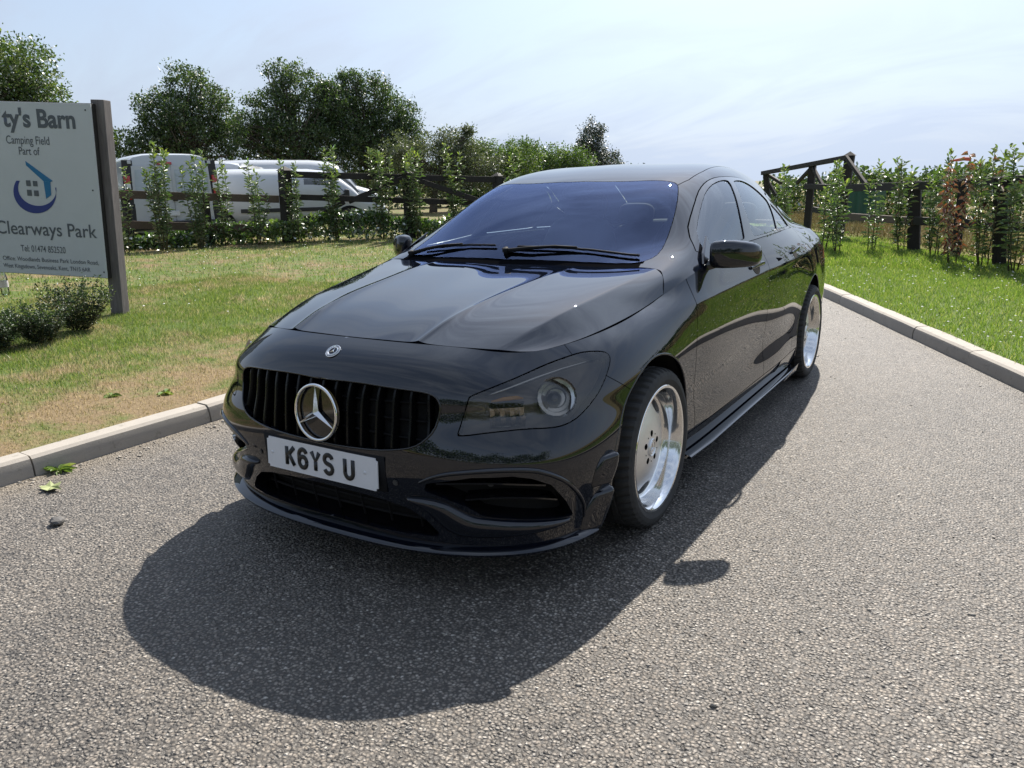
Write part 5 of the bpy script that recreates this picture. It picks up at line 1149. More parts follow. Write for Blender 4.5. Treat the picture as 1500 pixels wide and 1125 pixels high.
# ------------------------------------------------------------------ trees
bark_d = m_bark('tree_bark', (.05, .04, .03), (.14, .115, .085))
T_DARK = m_leaf('foliage_dark', (.024, .050, .015), (.052, .096, .024), (.13, .18, .045), .40, .01, .6, .25)
T_MID = m_leaf('foliage_mid', (.034, .066, .016), (.075, .128, .028), (.18, .22, .06), .42, .01, .6, .25)
T_GREY = m_leaf('foliage_grey', (.045, .065, .030), (.085, .110, .052), (.16, .19, .09), .38, .01, .6, .25)
T_BRIGHT = m_leaf('foliage_bright', (.035, .075, .014), (.085, .15, .026), (.19, .25, .05), .45, .01, .6, .25)
T_CON = m_leaf('foliage_conifer', (.010, .026, .012), (.022, .045, .020), (.05, .08, .035), .25, .01, .6)
def tree(name, loc, lobes, nleaf_, size_, mat, label, seed, trunk_h=1.4, trunk_r=.16, group=None, gap=.5, clump=34, cat='tree'):
    """lobes: (x, y, z, rx, ry, rz) ellipsoids relative to the base"""
    nleaf = int(nleaf_ * 2.4); size = size_ * .74
    r = np.random.default_rng(seed); root = empty(name, loc); tag(root, label, cat, group); mb = MB()
    top = np.mean([l[:3] for l in lobes], 0); pts = [np.array((0, 0, -.1)), np.array((.04, .03, trunk_h * .5)), np.array((top[0] * .3, top[1] * .3, trunk_h)), np.array((top[0] * .8, top[1] * .8, top[2] * .8)), np.array((top[0], top[1], top[2] * 1.15))]
    mb.tube(pts, [trunk_r * 1.25, trunk_r, trunk_r * .85, trunk_r * .4, trunk_r * .12], 8)
    mb.build('trunk', bark_d, root, True); lb = MB()
    if len(lobes) > 3:
        for _ in range(14):     # uneven outline: small side lobes
            l = lobes[r.integers(0, len(lobes))]; dd = r.normal(0, 1, 3); dd /= np.linalg.norm(dd); dd[2] = abs(dd[2]) * .9; lobes = lobes + [tuple(np.array(l[:3]) + dd * np.array(l[3:]) * 1.0) + tuple(np.array(l[3:]) * r.uniform(.22, .42))]
    vol = np.array([l[3] * l[4] * l[5] for l in lobes]) ** .7; vol /= vol.sum(); C = []
    for l, w in zip(lobes, vol):
        m = max(3, int(nleaf / clump * w)); d = r.normal(0, 1, (m, 3)); d /= np.linalg.norm(d, axis=1, keepdims=True); rad = r.uniform(.25, 1.0, (m, 1)) ** gap; c = np.array(l[:3]) + d * rad * np.array(l[3:]); C.append(c)
        for q in c[r.choice(m, min(m, 7), False)]:      # limbs out to some of the clumps
            a = pts[2] + (pts[3] - pts[2]) * r.uniform(0, 1); md = (a + q) / 2 + r.normal(0, .12, 3); lb.tube([a, md, q], [trunk_r * .34, trunk_r * .2, trunk_r * .05], 5)
    lb.build('limbs', bark_d, root, True)
    C = np.concatenate(C); n = len(C) * clump; cc = np.repeat(C, clump, 0); cs = np.repeat(r.uniform(.6, 1.3, len(C)), clump)[:, None]; p = cc + np.clip(r.normal(0, .85, (n, 3)), -1.5, 1.5) * cs * np.array([.17, .17, .13])
    d = r.normal(0, 1, (n, 3)) + np.array([0, 0, .25]); d /= np.linalg.norm(d, axis=1, keepdims=True); nn = r.normal(0, 1, (n, 3)) + np.array([0, 0, .8]); s = np.cross(d, nn); s /= np.maximum(np.linalg.norm(s, axis=1, keepdims=True), 1e-6)
    L = (size * r.uniform(.6, 1.4, n))[:, None]; V = np.empty((n, 4, 3)); V[:, 0] = p; V[:, 1] = p + d * L * .5 + s * L * .27; V[:, 2] = p + d * L; V[:, 3] = p + d * L * .5 - s * L * .27
    o = mesh('crown', V.reshape(-1, 3), np.arange(4 * n).reshape(n, 4), mat, root, False); o['kind'] = 'stuff'
    at = o.data.attributes.new('rnd', 'FLOAT', 'POINT'); at.data.foreach_set('value', np.repeat(np.clip(np.repeat(r.uniform(.1, .7, len(C)), clump) + r.normal(0, .18, n), 0, 1), 4).astype(np.float32))
    return root
GT = 'trees standing behind the parked vans'
def T(*a, **k): k.setdefault('group', GT); return tree(*a, **k)
z0 = .33
T('broadleaf_tree', (-23.0, 8.6, z0), [(0, 0, 3.2, 1.9, 1.9, 1.7), (.6, .9, 4.1, 1.5, 1.5, 1.5), (-.7, -.7, 5.1, 1.7, 1.7, 1.4), (.9, 1.5, 3.2, 1.0, 1.0, 1.2), (-1.0, -1.6, 3.6, 1.7, 1.7, 1.8), (-.3, -.2, 5.8, 1.0, 1.0, .8)], 27000, .13, T_MID, 'big round leafy tree rising behind the sign', 1, 2.0, .22)
T('broadleaf_tree', (-24.6, 12.6, z0), [(0, 0, 1.9, 1.1, 1.1, 1.1), (.5, .8, 2.3, .9, .9, 1.0), (-.3, -.5, 2.6, .8, .8, 1.0)], 5000, .13, T_MID, 'small scrubby tree just right of the sign top', 2, 1.0, .1, gap=.7)
T('broadleaf_tree', (-23.3, 15.9, z0), [(0, 0, 2.9, 1.25, 1.25, 1.5), (-.5, -.5, 3.6, .9, .9, 1.2), (.5, .6, 3.8, .9, .9, 1.0), (0, .1, 4.7, .75, .75, .8), (.9, 1.1, 2.9, .7, .7, 1.0), (-.9, -1.1, 2.5, .7, .7, .9)], 11000, .13, T_DARK, 'slender open crowned tree over the nearest van', 3, 1.8, .14, gap=.62)
T('broadleaf_tree', (-22.3, 20.0, z0), [(0, 0, 2.8, 1.7, 1.7, 1.6), (1.1, 1.2, 3.0, 1.0, 1.0, 1.5), (-.6, -.6, 3.9, 1.0, 1.0, 1.2), (.2, .2, 4.9, .8, .8, .9), (-1.2, -1.3, 2.9, .8, .8, 1.2), (.9, .9, 4.2, 1.0, 1.0, 1.0), (-.3, -.3, 5.3, .5, .5, .5)], 16000, .13, T_DARK, 'tall dark tree with a pointed left crown behind the white vans', 4, 1.4, .18, gap=.6)
T('broadleaf_tree', (-20.9, 22.5, z0), [(0, 0, 2.6, 1.6, 1.6, 1.7), (-.7, -.7, 4.1, 1.0, 1.0, 1.1), (.3, .3, 4.6, 1.0, 1.0, .9), (.9, .9, 3.6, 1.0, 1.0, 1.2), (-.2, -.3, 5.2, .45, .45, .45), (1.2, 1.0, 2.8, .9, .9, 1.0)], 16000, .13, T_DARK, 'broad dark tree joined to the right of the pointed one', 5, 1.4, .18, gap=.6)
T('willow_tree', (-17.2, 22.0, z0), [(0, 0, 1.7, 1.5, 1.2, 1.3), (-.9, -.7, 2.1, .9, .9, .9), (.7, .5, 2.4, .9, .9, .8), (1.4, 1.1, 1.7, .9, .9, 1.1)], 9500, .11, T_GREY, 'grey green bushy tree right of the tall dark trees', 6, .9, .14, gap=.7)
T('broadleaf_tree', (-16.2, 25.2, z0), [(0, 0, 1.7, 1.2, 1.1, 1.2), (-.9, -.6, 2.2, .8, .8, .8), (.8, .5, 2.0, .9, .9, .9)], 7500, .12, T_BRIGHT, 'bright green low tree behind the brace rails', 7, .9, .12, gap=.7)
T('broadleaf_tree', (-16.6, 28.8, z0), [(0, 0, 1.5, 1.3, 1.1, 1.2), (.8, .5, 2.0, .9, .8, .7), (1.7, 1.0, 1.6, .9, .8, 1.0)], 7000, .13, T_BRIGHT, 'green low tree left of the dark conifer', 8, .9, .12, gap=.7)
T('conifer_tree', (-16.0, 33.0, z0), [(0, 0, 1.0, 1.7, 1.5, .9), (.1, .1, 1.9, 1.3, 1.2, .7), (.1, .1, 2.7, .9, .85, .6), (.15, .1, 3.3, .5, .5, .5), (.1, .0, 3.8, .22, .22, .35), (1.2, .7, 1.6, .7, .7, .45)], 9000, .13, T_CON, 'dark conifer with a pointed top behind the car roof', 9, .7, .12, gap=.7)
T('broadleaf_tree', (-19.0, 31.5, z0), [(0, 0, 1.5, 1.6, 1.6, 1.3), (1.2, 1.2, 1.4, 1.2, 1.2, 1.0)], 4500, .15, T_DARK, 'dark leafy tree filling the gap left of the conifer', 10, .8, .12, gap=.75)
# hedge masses further off
def hedge(name, path, h, w, n, size, mat, label, seed, z=0., kind='stuff'):
    r = np.random.default_rng(seed); path = np.array(path, float); t = arc(path); s = r.uniform(0, t[-1], n); c = np.stack([np.interp(s, t, path[:, 0]), np.interp(s, t, path[:, 1])], 1)
    hh = h * (.72 + .18 * np.sin(s * .9 + seed) + .12 * np.sin(s * 2.3) + .06 * np.sin(s * 6.1)); u = r.uniform(0, 1, n) ** .6; p = np.stack([c[:, 0] + r.normal(0, w, n) * (1.1 - .5 * u), c[:, 1] + r.normal(0, w, n) * (1.1 - .5 * u), z + hh * u], 1)
    d = r.normal(0, 1, (n, 3)); d /= np.linalg.norm(d, axis=1, keepdims=True); sd = np.cross(d, r.normal(0, 1, (n, 3)) + [0, 0, .6]); sd /= np.linalg.norm(sd, axis=1, keepdims=True); L = (size * r.uniform(.6, 1.5, n))[:, None]
    V = np.empty((n, 4, 3)); V[:, 0] = p; V[:, 1] = p + d * L * .5 + sd * L * .3; V[:, 2] = p + d * L; V[:, 3] = p + d * L * .5 - sd * L * .3
    o = mesh(name, V.reshape(-1, 3), np.arange(4 * n).reshape(n, 4), mat, None, False); at = o.data.attributes.new('rnd', 'FLOAT', 'POINT'); at.data.foreach_set('value', np.repeat(np.clip(.35 + .25 * np.sin(s * 1.7) + r.normal(0, .2, n), 0, 1), 4).astype(np.float32))
    tag(o, label, 'hedge', kind=kind); return o
hedge('hedge', [(-34, 8), (-28, 16), (-27, 20), (-24, 27), (-19, 34), (-15.5, 38)], 2.6, .9, 26000, .22, T_DARK, 'dark mass of hedge and scrub filling in behind the vans', 31, .3)
hedge('hedge', [(-8.5, 56), (-5, 57), (0, 57.5), (6, 57), (14, 55)], 2.1, .9, 9000, .28, T_MID, 'far hedge line on the right horizon', 32, 0.)
hedge('hedge', [(-16, -14), (-6, -18), (4, -19), (13, -15), (20, -6)], 6.5, 1.3, 16000, .38, T_DARK, 'tall roadside hedge mirrored in the nose of the car', 33, 0.)
hedge('hedge', [(-7.5, 31), (-4.6, 27), (-1.5, 24.5), (2.0, 22), (6, 18), (10, 12)], 1.45, .45, 15000, .13, T_DARK, 'low dark hedge behind the right hand rail fence', 35, .08)
hedge('undergrowth', [(-12.9, 4.6), (-12.1, 6.6), (-11.5, 8.2), (-10.9, 9.1), (-9.9, 10.1), (-8.9, 11.2), (-8.0, 12.4)], .62, .16, 11000, .085, leaf_laurel, 'low leafy undergrowth along the foot of the left fence', 34, .24)
# ------------------------------------------------------------------ fences
dark_wood = m_wood('dark_stained_timber', (.012, .010, .010), (.024, .020, .018), (.045, .038, .034))
brown_wood = m_wood('weathered_rail', (.075, .052, .038), (.12, .085, .062), (.18, .135, .10), (2.2, 30, 30))
pale_wood = m_wood('sign_post_timber', (.10, .085, .085), (.17, .15, .145), (.26, .23, .22), (22, 22, 2.0))
def fence(name, label, posts, rails, group=None):
    root = empty(name, posts[0][0] if posts else rails[0][1]); tag(root, label, 'fence', group)
    def sub(mb, nm, mat): o = mb.build(nm, mat, root); under(o, root, root.location); return o
    for (a, b, w) in posts:
        mb = MB(); mb.beam(a, b, w, w, (0, 1, 0), .012); sub(mb, 'post', dark_wood)
        if b[2] > 1.4 and abs(a[0] - b[0]) < .3:
            mb = MB(); c_ = Vector(b); h = w * .62; mb.add([c_ + Vector(q) for q in ((-h, -h, -.004), (h, -h, -.004), (h, h, -.004), (-h, h, -.004), (0, 0, w * .45))], [(0, 1, 4), (1, 2, 4), (2, 3, 4), (3, 0, 4), (3, 2, 1, 0)]); sub(mb, 'post_cap', dark_wood)
    for (nm, a, b, w, h, m) in rails:
        mb = MB(); mb.beam(a, b, w, h, (0, 0, 1), .008); sub(mb, nm, m)
    return root
dw = dark_wood
fence('post_and_rail_fence', 'dark stained rail fence with an inverted V brace behind the left laurels',
      [((-11.04, 9.00, .10), (-11.0, 9.03, 1.72), .20), ((-9.20, 10.82, .10), (-9.20, 10.82, 1.62), .17), ((-7.95, 12.45, .1), (-7.95, 12.45, 1.52), .17)],
      [('rail', (-11.0, 8.99, 1.64), (-7.96, 12.37, 1.44), .05, .13, dw), ('rail', (-11.03, 8.96, 1.19), (-7.97, 12.37, .92), .05, .12, dw), ('rail', (-10.77, 9.24, .73), (-7.98, 12.36, .45), .05, .12, dw),
       ('brace', (-10.16, 9.98, 1.05), (-9.26, 10.80, 1.52), .05, .11, dw), ('brace', (-9.14, 10.84, 1.52), (-8.10, 11.98, .98), .05, .11, dw), ('brace', (-10.85, 9.3, .60), (-10.2, 9.9, 1.05), .05, .10, dw),
       ('rail', (-7.96, 12.42, 1.43), (-5.6, 16.0, 1.25), .05, .13, dw), ('rail', (-7.97, 12.42, .9), (-5.6, 16.0, .75), .05, .12, dw)])
fence('field_fence', 'weathered brown two rail fence left of the dark corner post',
      [((-12.24, 6.2, .1), (-12.24, 6.2, 1.36), .12), ((-11.80, 7.62, .1), (-11.80, 7.62, 1.3), .12)],
      [('rail', (-12.9, 4.4, 1.42), (-11.10, 8.90, 1.14), .045, .15, brown_wood), ('rail', (-12.9, 4.4, .90), (-11.12, 8.86, .53), .045, .15, brown_wood)])
fence('timber_gate_frame', 'tall dark timber gate frame with sloping top beam and braces on the right',
      [((-1.10, 14.96, .0), (-1.0, 14.98, 1.74), .18), ((-2.06, 16.51, .0), (-2.03, 16.52, 1.60), .15), ((-3.56, 19.14, .0), (-3.73, 19.1, 1.44), .14)],
      [('beam', (-3.85, 19.2, 1.47), (-1.02, 14.90, 1.70), .10, .10, dw), ('brace', (-1.06, 14.88, 1.71), (-.53, 14.14, 1.16), .06, .08, dw), ('brace', (-2.0, 16.42, 1.54), (-1.66, 15.9, 1.14), .06, .08, dw), ('brace', (-2.06, 16.58, 1.54), (-2.5, 17.2, 1.2), .06, .08, dw), ('brace', (-3.65, 19.02, 1.42), (-3.17, 18.5, 1.2), .06, .08, dw), ('brace', (-3.78, 19.16, 1.40), (-3.4, 18.9, .9), .06, .08, dw)])
fence('post_and_rail_fence', 'dark rail fence with thick posts behind the right hand laurels',
      [((.59, 12.20, .0), (.50, 12.22, 1.22), .19), ((1.27, 10.90, .0), (1.27, 10.90, 1.22), .13), ((1.86, 9.98, .0), (1.74, 9.98, 1.26), .17), ((2.6, 8.7, 0), (2.6, 8.7, 1.28), .17)],
      [('rail', (-2.15, 16.44, 1.13), (-1.05, 14.84, 1.10), .05, .12, dw), ('rail', (-1.05, 14.82, 1.10), (.50, 12.12, 1.14), .05, .14, dw), ('rail', (.50, 12.10, 1.14), (2.7, 8.55, 1.25), .05, .13, dw), ('rail', (-1.06, 14.83, .54), (.55, 12.10, .57), .05, .13, brown_wood), ('rail', (.56, 12.08, .58), (2.7, 8.5, .64), .05, .13, dw), ('rail', (-1.9, 16.3, .62), (-1.1, 14.86, .56), .05, .12, dw)])
# ------------------------------------------------------------------ green container and windsock
gm = simple('green_container_paint', (.012, .075, .048), .45, 0, .2, 6)
root = empty('storage_container', (-1.72, 21.6, 0)); tag(root, 'dark green steel storage container beyond the right hand fence', 'container')
mb = MB(); V = []; n = 20
for k in range(n + 1):
    x_ = -.5 + 1.0 * k / n; d = .03 if (k // 2) % 2 else 0; V += [(x_, -1.2 + d, .12), (x_, -1.2 + d, 1.02)]
mb.add(V, [(2 * k, 2 * k + 2, 2 * k + 3, 2 * k + 1) for k in range(n)]); mb.build('corrugated_side', gm, root)
mb = MB(); mb.box((0, 0, .56), (1.0, 2.3, .90)); mb.build('body', gm, root); mb = MB(); mb.box((0, -1.19, .09), (1.06, .1, .08)); mb.box((0, -1.19, 1.05), (1.06, .1, .07)); mb.box((-.5, -1.19, .57), (.08, .1, 1.02)); mb.box((.5, -1.19, .57), (.08, .1, 1.02)); mb.build('corner_frame', gm, root)
root = empty('windsock', (.2, 37.28, 0)); tag(root, 'faded red windsock on a thin pole above the right hedge', 'windsock')
mb = MB(); mb.tube([(0, 0, 0), (0, 0, 2.0)], [.03, .02], 8); mb.build('pole', simple('pole_grey', (.35, .35, .36), .5, .5), root, True)
mb = MB(); mb.tube([(0, 0, 1.95), (-.25, -.02, 1.97), (-.5, -.05, 1.93), (-.78, -.06, 1.90)], [.085, .075, .06, .04], 10, False); mb.build('sock', simple('sock_red', (.45, .10, .07), .8), root, True)
# ------------------------------------------------------------------ vans beyond the left fence
van_white = simple('van_white', (.50, .515, .53), .22, 0, .05, 3, coat=.5)
van_dark = simple('van_dark_plastic', (.02, .02, .022), .5, 0, .2, 20)
lamp_red = simple('van_lamp_red', (.42, .015, .018), .2, 0, .1, coat=.8); lamp_clear = simple('van_lamp_clear', (.7, .7, .68), .2, 0, .05, coat=.8)
wheel_silver = simple('van_wheel_silver', (.45, .45, .46), .35, .6, .1)
def van_body(L, Wd, H, nose, rear_lean=.05, roof_drop=.04):
    """hull lofted along the length from a rounded section; rear at y=0, front at y=L"""
    prof = [(-.02, .30, H * .80), (0, .26, H * .93), (rear_lean * .6, .25, H * .975), (.16, .25, H * .992), (L * .3, .25, H), (L * .62, .25, H * .985), (L - nose - .62, .25, H * .955), (L - nose - .38, .25, H * .90), (L - nose - .05, .25, H * .74), (L - nose + .15, .25, H * .595), (L - nose * .45, .25, H * .545), (L - .12, .27, H * .47), (L - .02, .31, H * .38), (L, .36, H * .34)]
    V = []; n = 36
    for k, (y, zb_, zt_) in enumerate(prof):
        e = 5.0; nr = 1 - (.06 if k in (0,) else 0) - (.10 if k >= len(prof) - 2 else .03 if k >= len(prof) - 4 else 0)
        for a in range(n):
            t = 2 * math.pi * a / n; c, s = math.cos(t), math.sin(t); d = (abs(c) ** e + abs(s) ** e) ** (-1 / e); z = (zb_ + zt_) / 2 + (zt_ - zb_) / 2 * s * d; x = Wd / 2 * nr * c * d; x *= 1 - .10 * max(0, (z - 1.0) / (H - 1.0)) ** 1.6
            V.append((x, y, z))
    m = len(prof); F = [(i * n + a, i * n + (a + 1) % n, (i + 1) * n + (a + 1) % n, (i + 1) * n + a) for i in range(m - 1) for a in range(n)]; F = [q[::-1] for q in F] + [tuple(range(n)), tuple((m - 1) * n + a for a in range(n - 1, -1, -1))]
    return V, F
def van(loc, rz, L, Wd, H, nose, label, rear=True):
    root = empty('parked_van', loc, rz); tag(root, label, 'van', 'vans parked beyond the left fence'); V, F = van_body(L, Wd, H, nose)
    o = mesh('body', V, F, van_white, root); bm = bmesh.new(); bm.from_mesh(o.data); bmesh.ops.recalc_face_normals(bm, faces=bm.faces); bm.to_mesh(o.data); bm.free(); autosmooth(o, 38)
    wx = lambda z: Wd / 2 * (1 - .10 * max(0, (z - 1.0) / (H - 1.0)) ** 1.6)
    def plate(nm, q, mat, par=root): return mesh(nm, q, [tuple(range(len(q)))], mat, par, False)
    for y in (.95, L - .95):
        for sd in (1, -1):
            w_ = empty('wheel', (sd * (Wd / 2 - .10), y, .33), 0, root); mb = MB(); mb.lathe([(.19, .10 * sd), (.30, .115 * sd), (.33, .08 * sd), (.33, -.08 * sd), (.2, -.1 * sd)], (0, 0, 0), 'X', 28); mb.build('tyre', rubber, w_, True)
            mb = MB(); mb.lathe([(.20, .10 * sd), (.185, .07 * sd), (.12, .08 * sd), (.05, .095 * sd), (.0, .095 * sd)], (0, 0, 0), 'X', 20); mb.build('rim', wheel_silver, w_, True)
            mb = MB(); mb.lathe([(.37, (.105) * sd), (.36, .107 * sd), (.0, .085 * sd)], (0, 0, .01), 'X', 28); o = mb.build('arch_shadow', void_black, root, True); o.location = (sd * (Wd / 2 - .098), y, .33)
    if rear:
        e = .012; X = Wd / 2 * .93
        for sd in (1, -1):    # doors with glass, hinges, tall lamps and dark corner trims
            def dq(x0, x1, z0_, z1_, off): return [(sd * x0 * (wx(z0_) / (Wd / 2)), -.02 - off, z0_), (sd * x1 * (wx(z0_) / (Wd / 2)), -.02 - off, z0_), (sd * x1 * (wx(z1_) / (Wd / 2)), -.02 - off + .02 * (z1_ > 1.7), z1_), (sd * x0 * (wx(z1_) / (Wd / 2)), -.02 - off + .02 * (z1_ > 1.7), z1_)]
            fl = (lambda q: q if sd < 0 else q[::-1])
            dr = plate('rear_door', fl(dq(.008, X - .10, .52, H * .86, .010)), van_white)
            plate('door_glass', fl(dq(.07, X - .17, 1.12, H * .82, .016)), simple('van_rear_film', (.38, .43, .47), .12, 0, .05, coat=1.) if 'van_rear_film' not in MATS else MATS['van_rear_film'], dr)
            mb = MB(); mb.beam((sd * (X - .02), -.012, .50), (sd * (X - .085), .01, H * .92), .20, .05, (0, 1, 0), .01); mb.build('corner_trim', van_dark, root)
            for z0_, z1_, mt in ((.98, 1.18, lamp_red), (1.18, 1.30, lamp_clear), (1.30, 1.46, lamp_red)):
                xc = X - .01 - .05 * ((z0_ - .5) / (H - .5)); mb = MB(); mb.box((sd * xc, -.045, (z0_ + z1_) / 2), (.12, .05, z1_ - z0_ - .005), None, .012); mb.build('tail_lamp', mt, root)
            mb = MB(); mb.box((sd * (X - .12), -.03, 1.72), (.07, .03, .06), None, .008); mb.build('door_hinge', van_white, root)
        mb = MB(); mb.box((0, -.06, .44), (Wd * .93, .12, .17), None, .03); mb.build('rear_bumper', van_dark, root); mb = MB(); mb.box((-.12, -.045, H * .885), (.30, .035, .055), None, .012); mb.build('high_brake_lamp', lamp_red, root)
        mb = MB(); mb.box((-.18, -.045, .68), (.50, .02, .10), None, .004); mb.build('rear_plate', plate_white, root); mb = MB(); mb.box((.02, -.045, .95), (.10, .03, .035), None, .008); mb.build('door_handle', van_dark, root)
    for sd in (1, -1):
        fl = (lambda q: q if sd > 0 else q[::-1]); yF = L - nose - .42; z0_, z1_ = H * .56, H * .84
        plate('cab_window', fl([(sd * (wx(z0_) + .004), yF - .75, z0_), (sd * (wx(z0_) + .004), yF + .30, z0_), (sd * (wx(z1_) + .004), yF - .12, z1_), (sd * (wx(z1_) + .004), yF - .75, z1_)]), van_glass)
        mb = MB(); mb.beam((sd * (Wd / 2 + .004), 1.45, H * .40), (sd * (Wd / 2 + .004), L - 1.5, H * .40), .02, .09, (0, 0, 1), .006); mb.build('rub_strip', van_dark, root)
        mb = MB(); mb.beam((sd * (wx(.9) + .003), L * .36, .55), (sd * (wx(H * .85) + .003), L * .36, H * .88), .006, .010, (0, 1, 0)); mb.build('panel_seam', van_dark, root)
        mb = MB(); mb.box((sd * (Wd / 2 + .12), yF + .22, H * .60), (.20, .12, .24), None, .04); mb.build('wing_mirror', van_dark, root)
        mb = MB(); mb.box((sd * (Wd / 2 - .22), L - .16, H * .40), (.30, .16, .16), Matrix.Rotation(R(-20 * sd), 3, 'Z'), .04); mb.build('headlamp', lamp_clear, root)
    zb_, zt_ = H * .60, H * .885; y0 = L - nose + .13; y1 = L - nose - .37
    mesh('windscreen', [(-Wd * .42, y0 + .03, zb_ + .02), (Wd * .42, y0 + .03, zb_ + .02), (Wd * .40, (y0 + y1) / 2 + .06, (zb_ + zt_) / 2 + .03), (Wd * .38, y1 + .05, zt_ + .02), (-Wd * .38, y1 + .05, zt_ + .02), (-Wd * .40, (y0 + y1) / 2 + .06, (zb_ + zt_) / 2 + .03)], [(0, 1, 2, 5), (5, 2, 3, 4)], van_glass, root, False)
    mb = MB(); mb.box((0, L - .03, .42), (Wd * .86, .14, .22), None, .05); mb.build('front_bumper', van_dark, root)
    return root
def face(dx, dy): return math.atan2(-dx, dy)      # heading so that local +y points along (dx, dy)
van((-13.15, 7.87, .22), face(-.92, .38), 4.8, 1.95, 1.92, .85, 'white van seen from behind with dark corner trims and red tail lamps')
van((-14.35, 9.75, .22), face(-.62, .79), 4.6, 1.85, 1.80, .85, 'low white van standing next to the one with red tail lamps')
van((-15.0, 9.25, .22), face(.66, .75), 4.9, 1.9, 1.62, .8, 'white panel van side on behind the thin laurels', False)
van((-19.2, 12.8, .22), face(.70, .72), 5.6, 2.0, 2.02, .9, 'tall white van facing right behind the dark corner post', False)
# ------------------------------------------------------------------ sign board
sg = empty('sign_board', (-5.476, 1.648, float(zl(-5.476)) - .004), R(24)); tag(sg, 'white camping field sign board fixed to grey timber posts', 'sign')
sg.rotation_euler = (0, R(3.4), R(24))
sign_white = simple('sign_face', (.50, .515, .53), .38, 0, .06, 4); ink_grey = simple('ink_grey', (.085, .095, .11), .5, 0, .05); ink_navy = simple('ink_navy', (.018, .035, .19), .45, 0, .05); ink_blue = simple('ink_blue', (.01, .14, .30), .45, 0, .05)
SZ = 1.0; zT, zB = 1.965, .365
mb = MB(); mb.box((-.96, -.010, (zT + zB) / 2), (1.90, .018, zT - zB), None, .003); mb.build('board', sign_white, sg)
mb = MB(); mb.box((-.955, .030, (zT + zB) / 2), (1.89, .055, zT - zB + .012), None, .004); mb.build('backing_frame', dark_wood, sg)
for x_ in (.005, -1.85):
    mb = MB(); mb.box((x_ if x_ > -1 else x_, .115, .96), (.13, .11, 2.10), None, .006); mb.build('post', pale_wood, sg)
prx = lambda y: 131 + (y - 152) / 256 * 21
def sx(px, py): return (px - prx(py)) / 133 * .90 - .012
def szz(py): return zT - (py - 152) / 256 * (zT - zB)
def text(body, right, base, width, cap, mat, bold=0.):
    cu = bpy.data.curves.new('lettering', 'FONT'); cu.body = body; cu.align_x = 'RIGHT'; cu.size = 1; cu.offset = bold; ob = bpy.data.objects.new('lettering', cu); col.objects.link(ob); bpy.context.view_layer.update()
    me_ = bpy.data.meshes.new_from_object(ob.evaluated_get(bpy.context.evaluated_depsgraph_get())); bpy.data.objects.remove(ob)
    co = np.empty(len(me_.vertices) * 3, np.float32); me_.vertices.foreach_get('co', co); co = co.reshape(-1, 3); w = np.ptp(co[:, 0]); kx = width / w; kz = cap / .70; q = np.stack([right + (co[:, 0] - co[:, 0].max()) * kx, np.full(len(co), -.0215), base + co[:, 1] * kz], 1); me_.vertices.foreach_set('co', q.astype(np.float32).ravel())
    me_.materials.clear(); me_.materials.append(mat); o = bpy.data.objects.new('lettering', me_); link(o, sg); me_.update(); return o
text("ty's Barn", sx(109, 180), szz(187), .745, .158, ink_grey, .03)
text('Camping Field', sx(69, 205), szz(212), .445, .074, ink_grey, .004); text('Part of', sx(54, 222), szz(227.5), .215, .072, ink_grey, .004)
text('Clearways Park', sx(138, 340), szz(347), 1.06, .125, ink_grey, .008)
text('Tel: 01474 852520', sx(89, 370), szz(373), .475, .062, ink_navy if False else ink_grey, .004)
text('Office: Woodlands Business Park London Road,', sx(140, 385), szz(388), 1.02, .040, ink_grey, .004); text('West Kingsdown, Sevenoaks, Kent, TN15 6AR', sx(127, 397), szz(399.5), .93, .040, ink_grey, .004)
def flat(name, px, mat, off=-.0218):
    q = [(sx(a, b), off, szz(b)) for a, b in px]; bm = bmesh.new(); f = bm.faces.new([bm.verts.new(v) for v in q]); bmesh.ops.triangulate(bm, faces=[f]); me_ = bpy.data.meshes.new(name); bm.to_mesh(me_); bm.free(); me_.materials.append(mat); return link(bpy.data.objects.new(name, me_), sg)
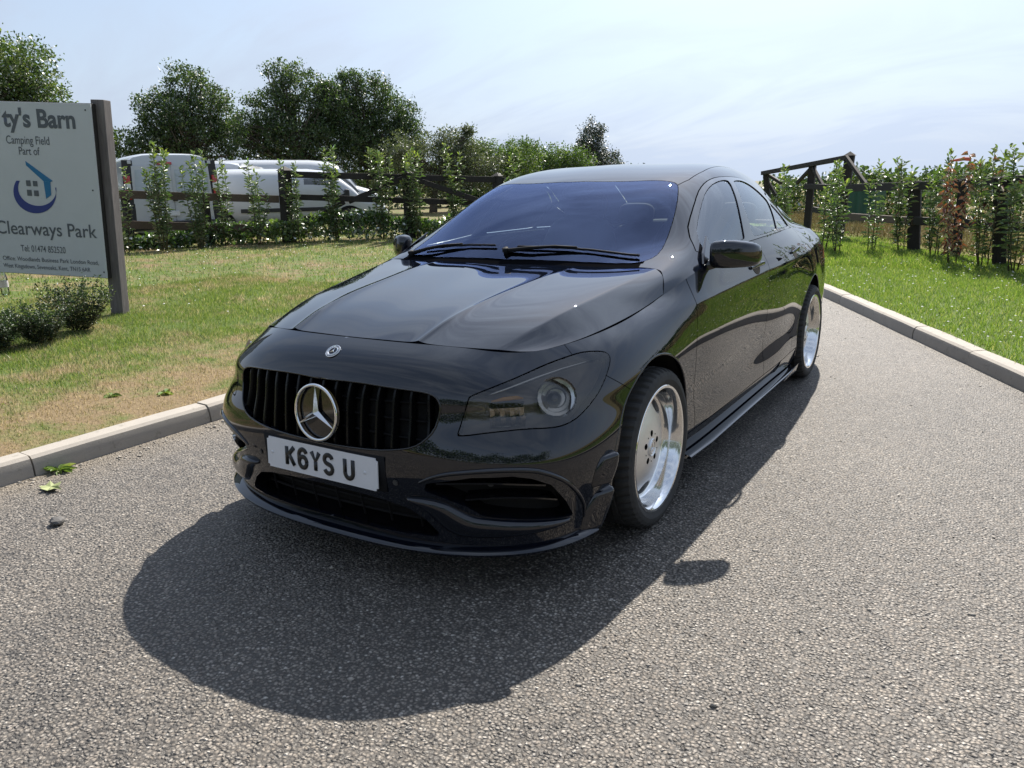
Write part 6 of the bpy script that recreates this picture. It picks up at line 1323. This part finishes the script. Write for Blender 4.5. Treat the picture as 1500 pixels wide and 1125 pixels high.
flat('logo_roof', [(31.5, 236.5), (72.5, 264.5), (68.8, 266.5), (58.3, 265.5), (32.3, 243)], ink_blue); flat('logo_wall', [(58.3, 265.6), (68.8, 266.6), (69.5, 285.5), (61.5, 291.5)], ink_blue)
for q in ((31, 265, 38, 273.5), (41.5, 265.5, 48.5, 273.5), (32, 279, 39.3, 288), (42.7, 279.5, 50, 288)): flat('logo_window', [(q[0], q[1]), (q[2], q[1]), (q[2] + .6, q[3]), (q[0] + .6, q[3])], ink_grey)
out_ = [(44 + 33 * math.cos(R(a)), 283 - 31 * math.sin(R(a))) for a in np.linspace(147, 375, 30)]; inn = [(48 + 29.5 * math.cos(R(a)), 277.5 - 25 * math.sin(R(a))) for a in np.linspace(369, 153, 30)]; V = [(sx(a, b), -.0218, szz(b)) for a, b in out_ + inn[::-1]]; mesh('logo_swoosh', V, [(k, k + 1, 31 + k, 30 + k) for k in range(29)], ink_navy, sg, False)
for q in ((124, 161), (133, 276), (148, 399)):
    mb = MB(); mb.lathe([(.0001, -.006), (.006, -.005), (.008, 0)], (sx(*q), -.019, szz(q[1])), 'Y', 12); mb.build('screw', van_dark, sg, True)
# water bottle standing in the lawn behind the sign
bt = empty('water_bottle', (-7.9, 1.83, float(zl(-7.9)))); tag(bt, 'clear plastic water bottle with a blue cap on the lawn under the sign', 'bottle')
pet = glass('bottle_plastic', (.80, .86, .88), (1, 1, 1), .05, 1.4, .05); mb = MB(); mb.lathe([(.0, .0), (.040, .002), (.044, .015), (.042, .06), (.0445, .075), (.0445, .19), (.040, .215), (.022, .262), (.0145, .275), (.0145, .285)], (0, 0, 0), 'Z', 24); mb.build('bottle_body', pet, bt, True)
mb = MB(); mb.lathe([(.0455, .09), (.0455, .165)], (0, 0, 0), 'Z', 24); mb.build('paper_label', simple('bottle_label', (.55, .50, .52), .5, 0, .3, 30), bt, True); mb = MB(); mb.lathe([(.017, .280), (.017, .300), (.0, .301)], (0, 0, 0), 'Z', 16); mb.build('cap', simple('cap_blue', (.10, .30, .55), .4), bt, True)
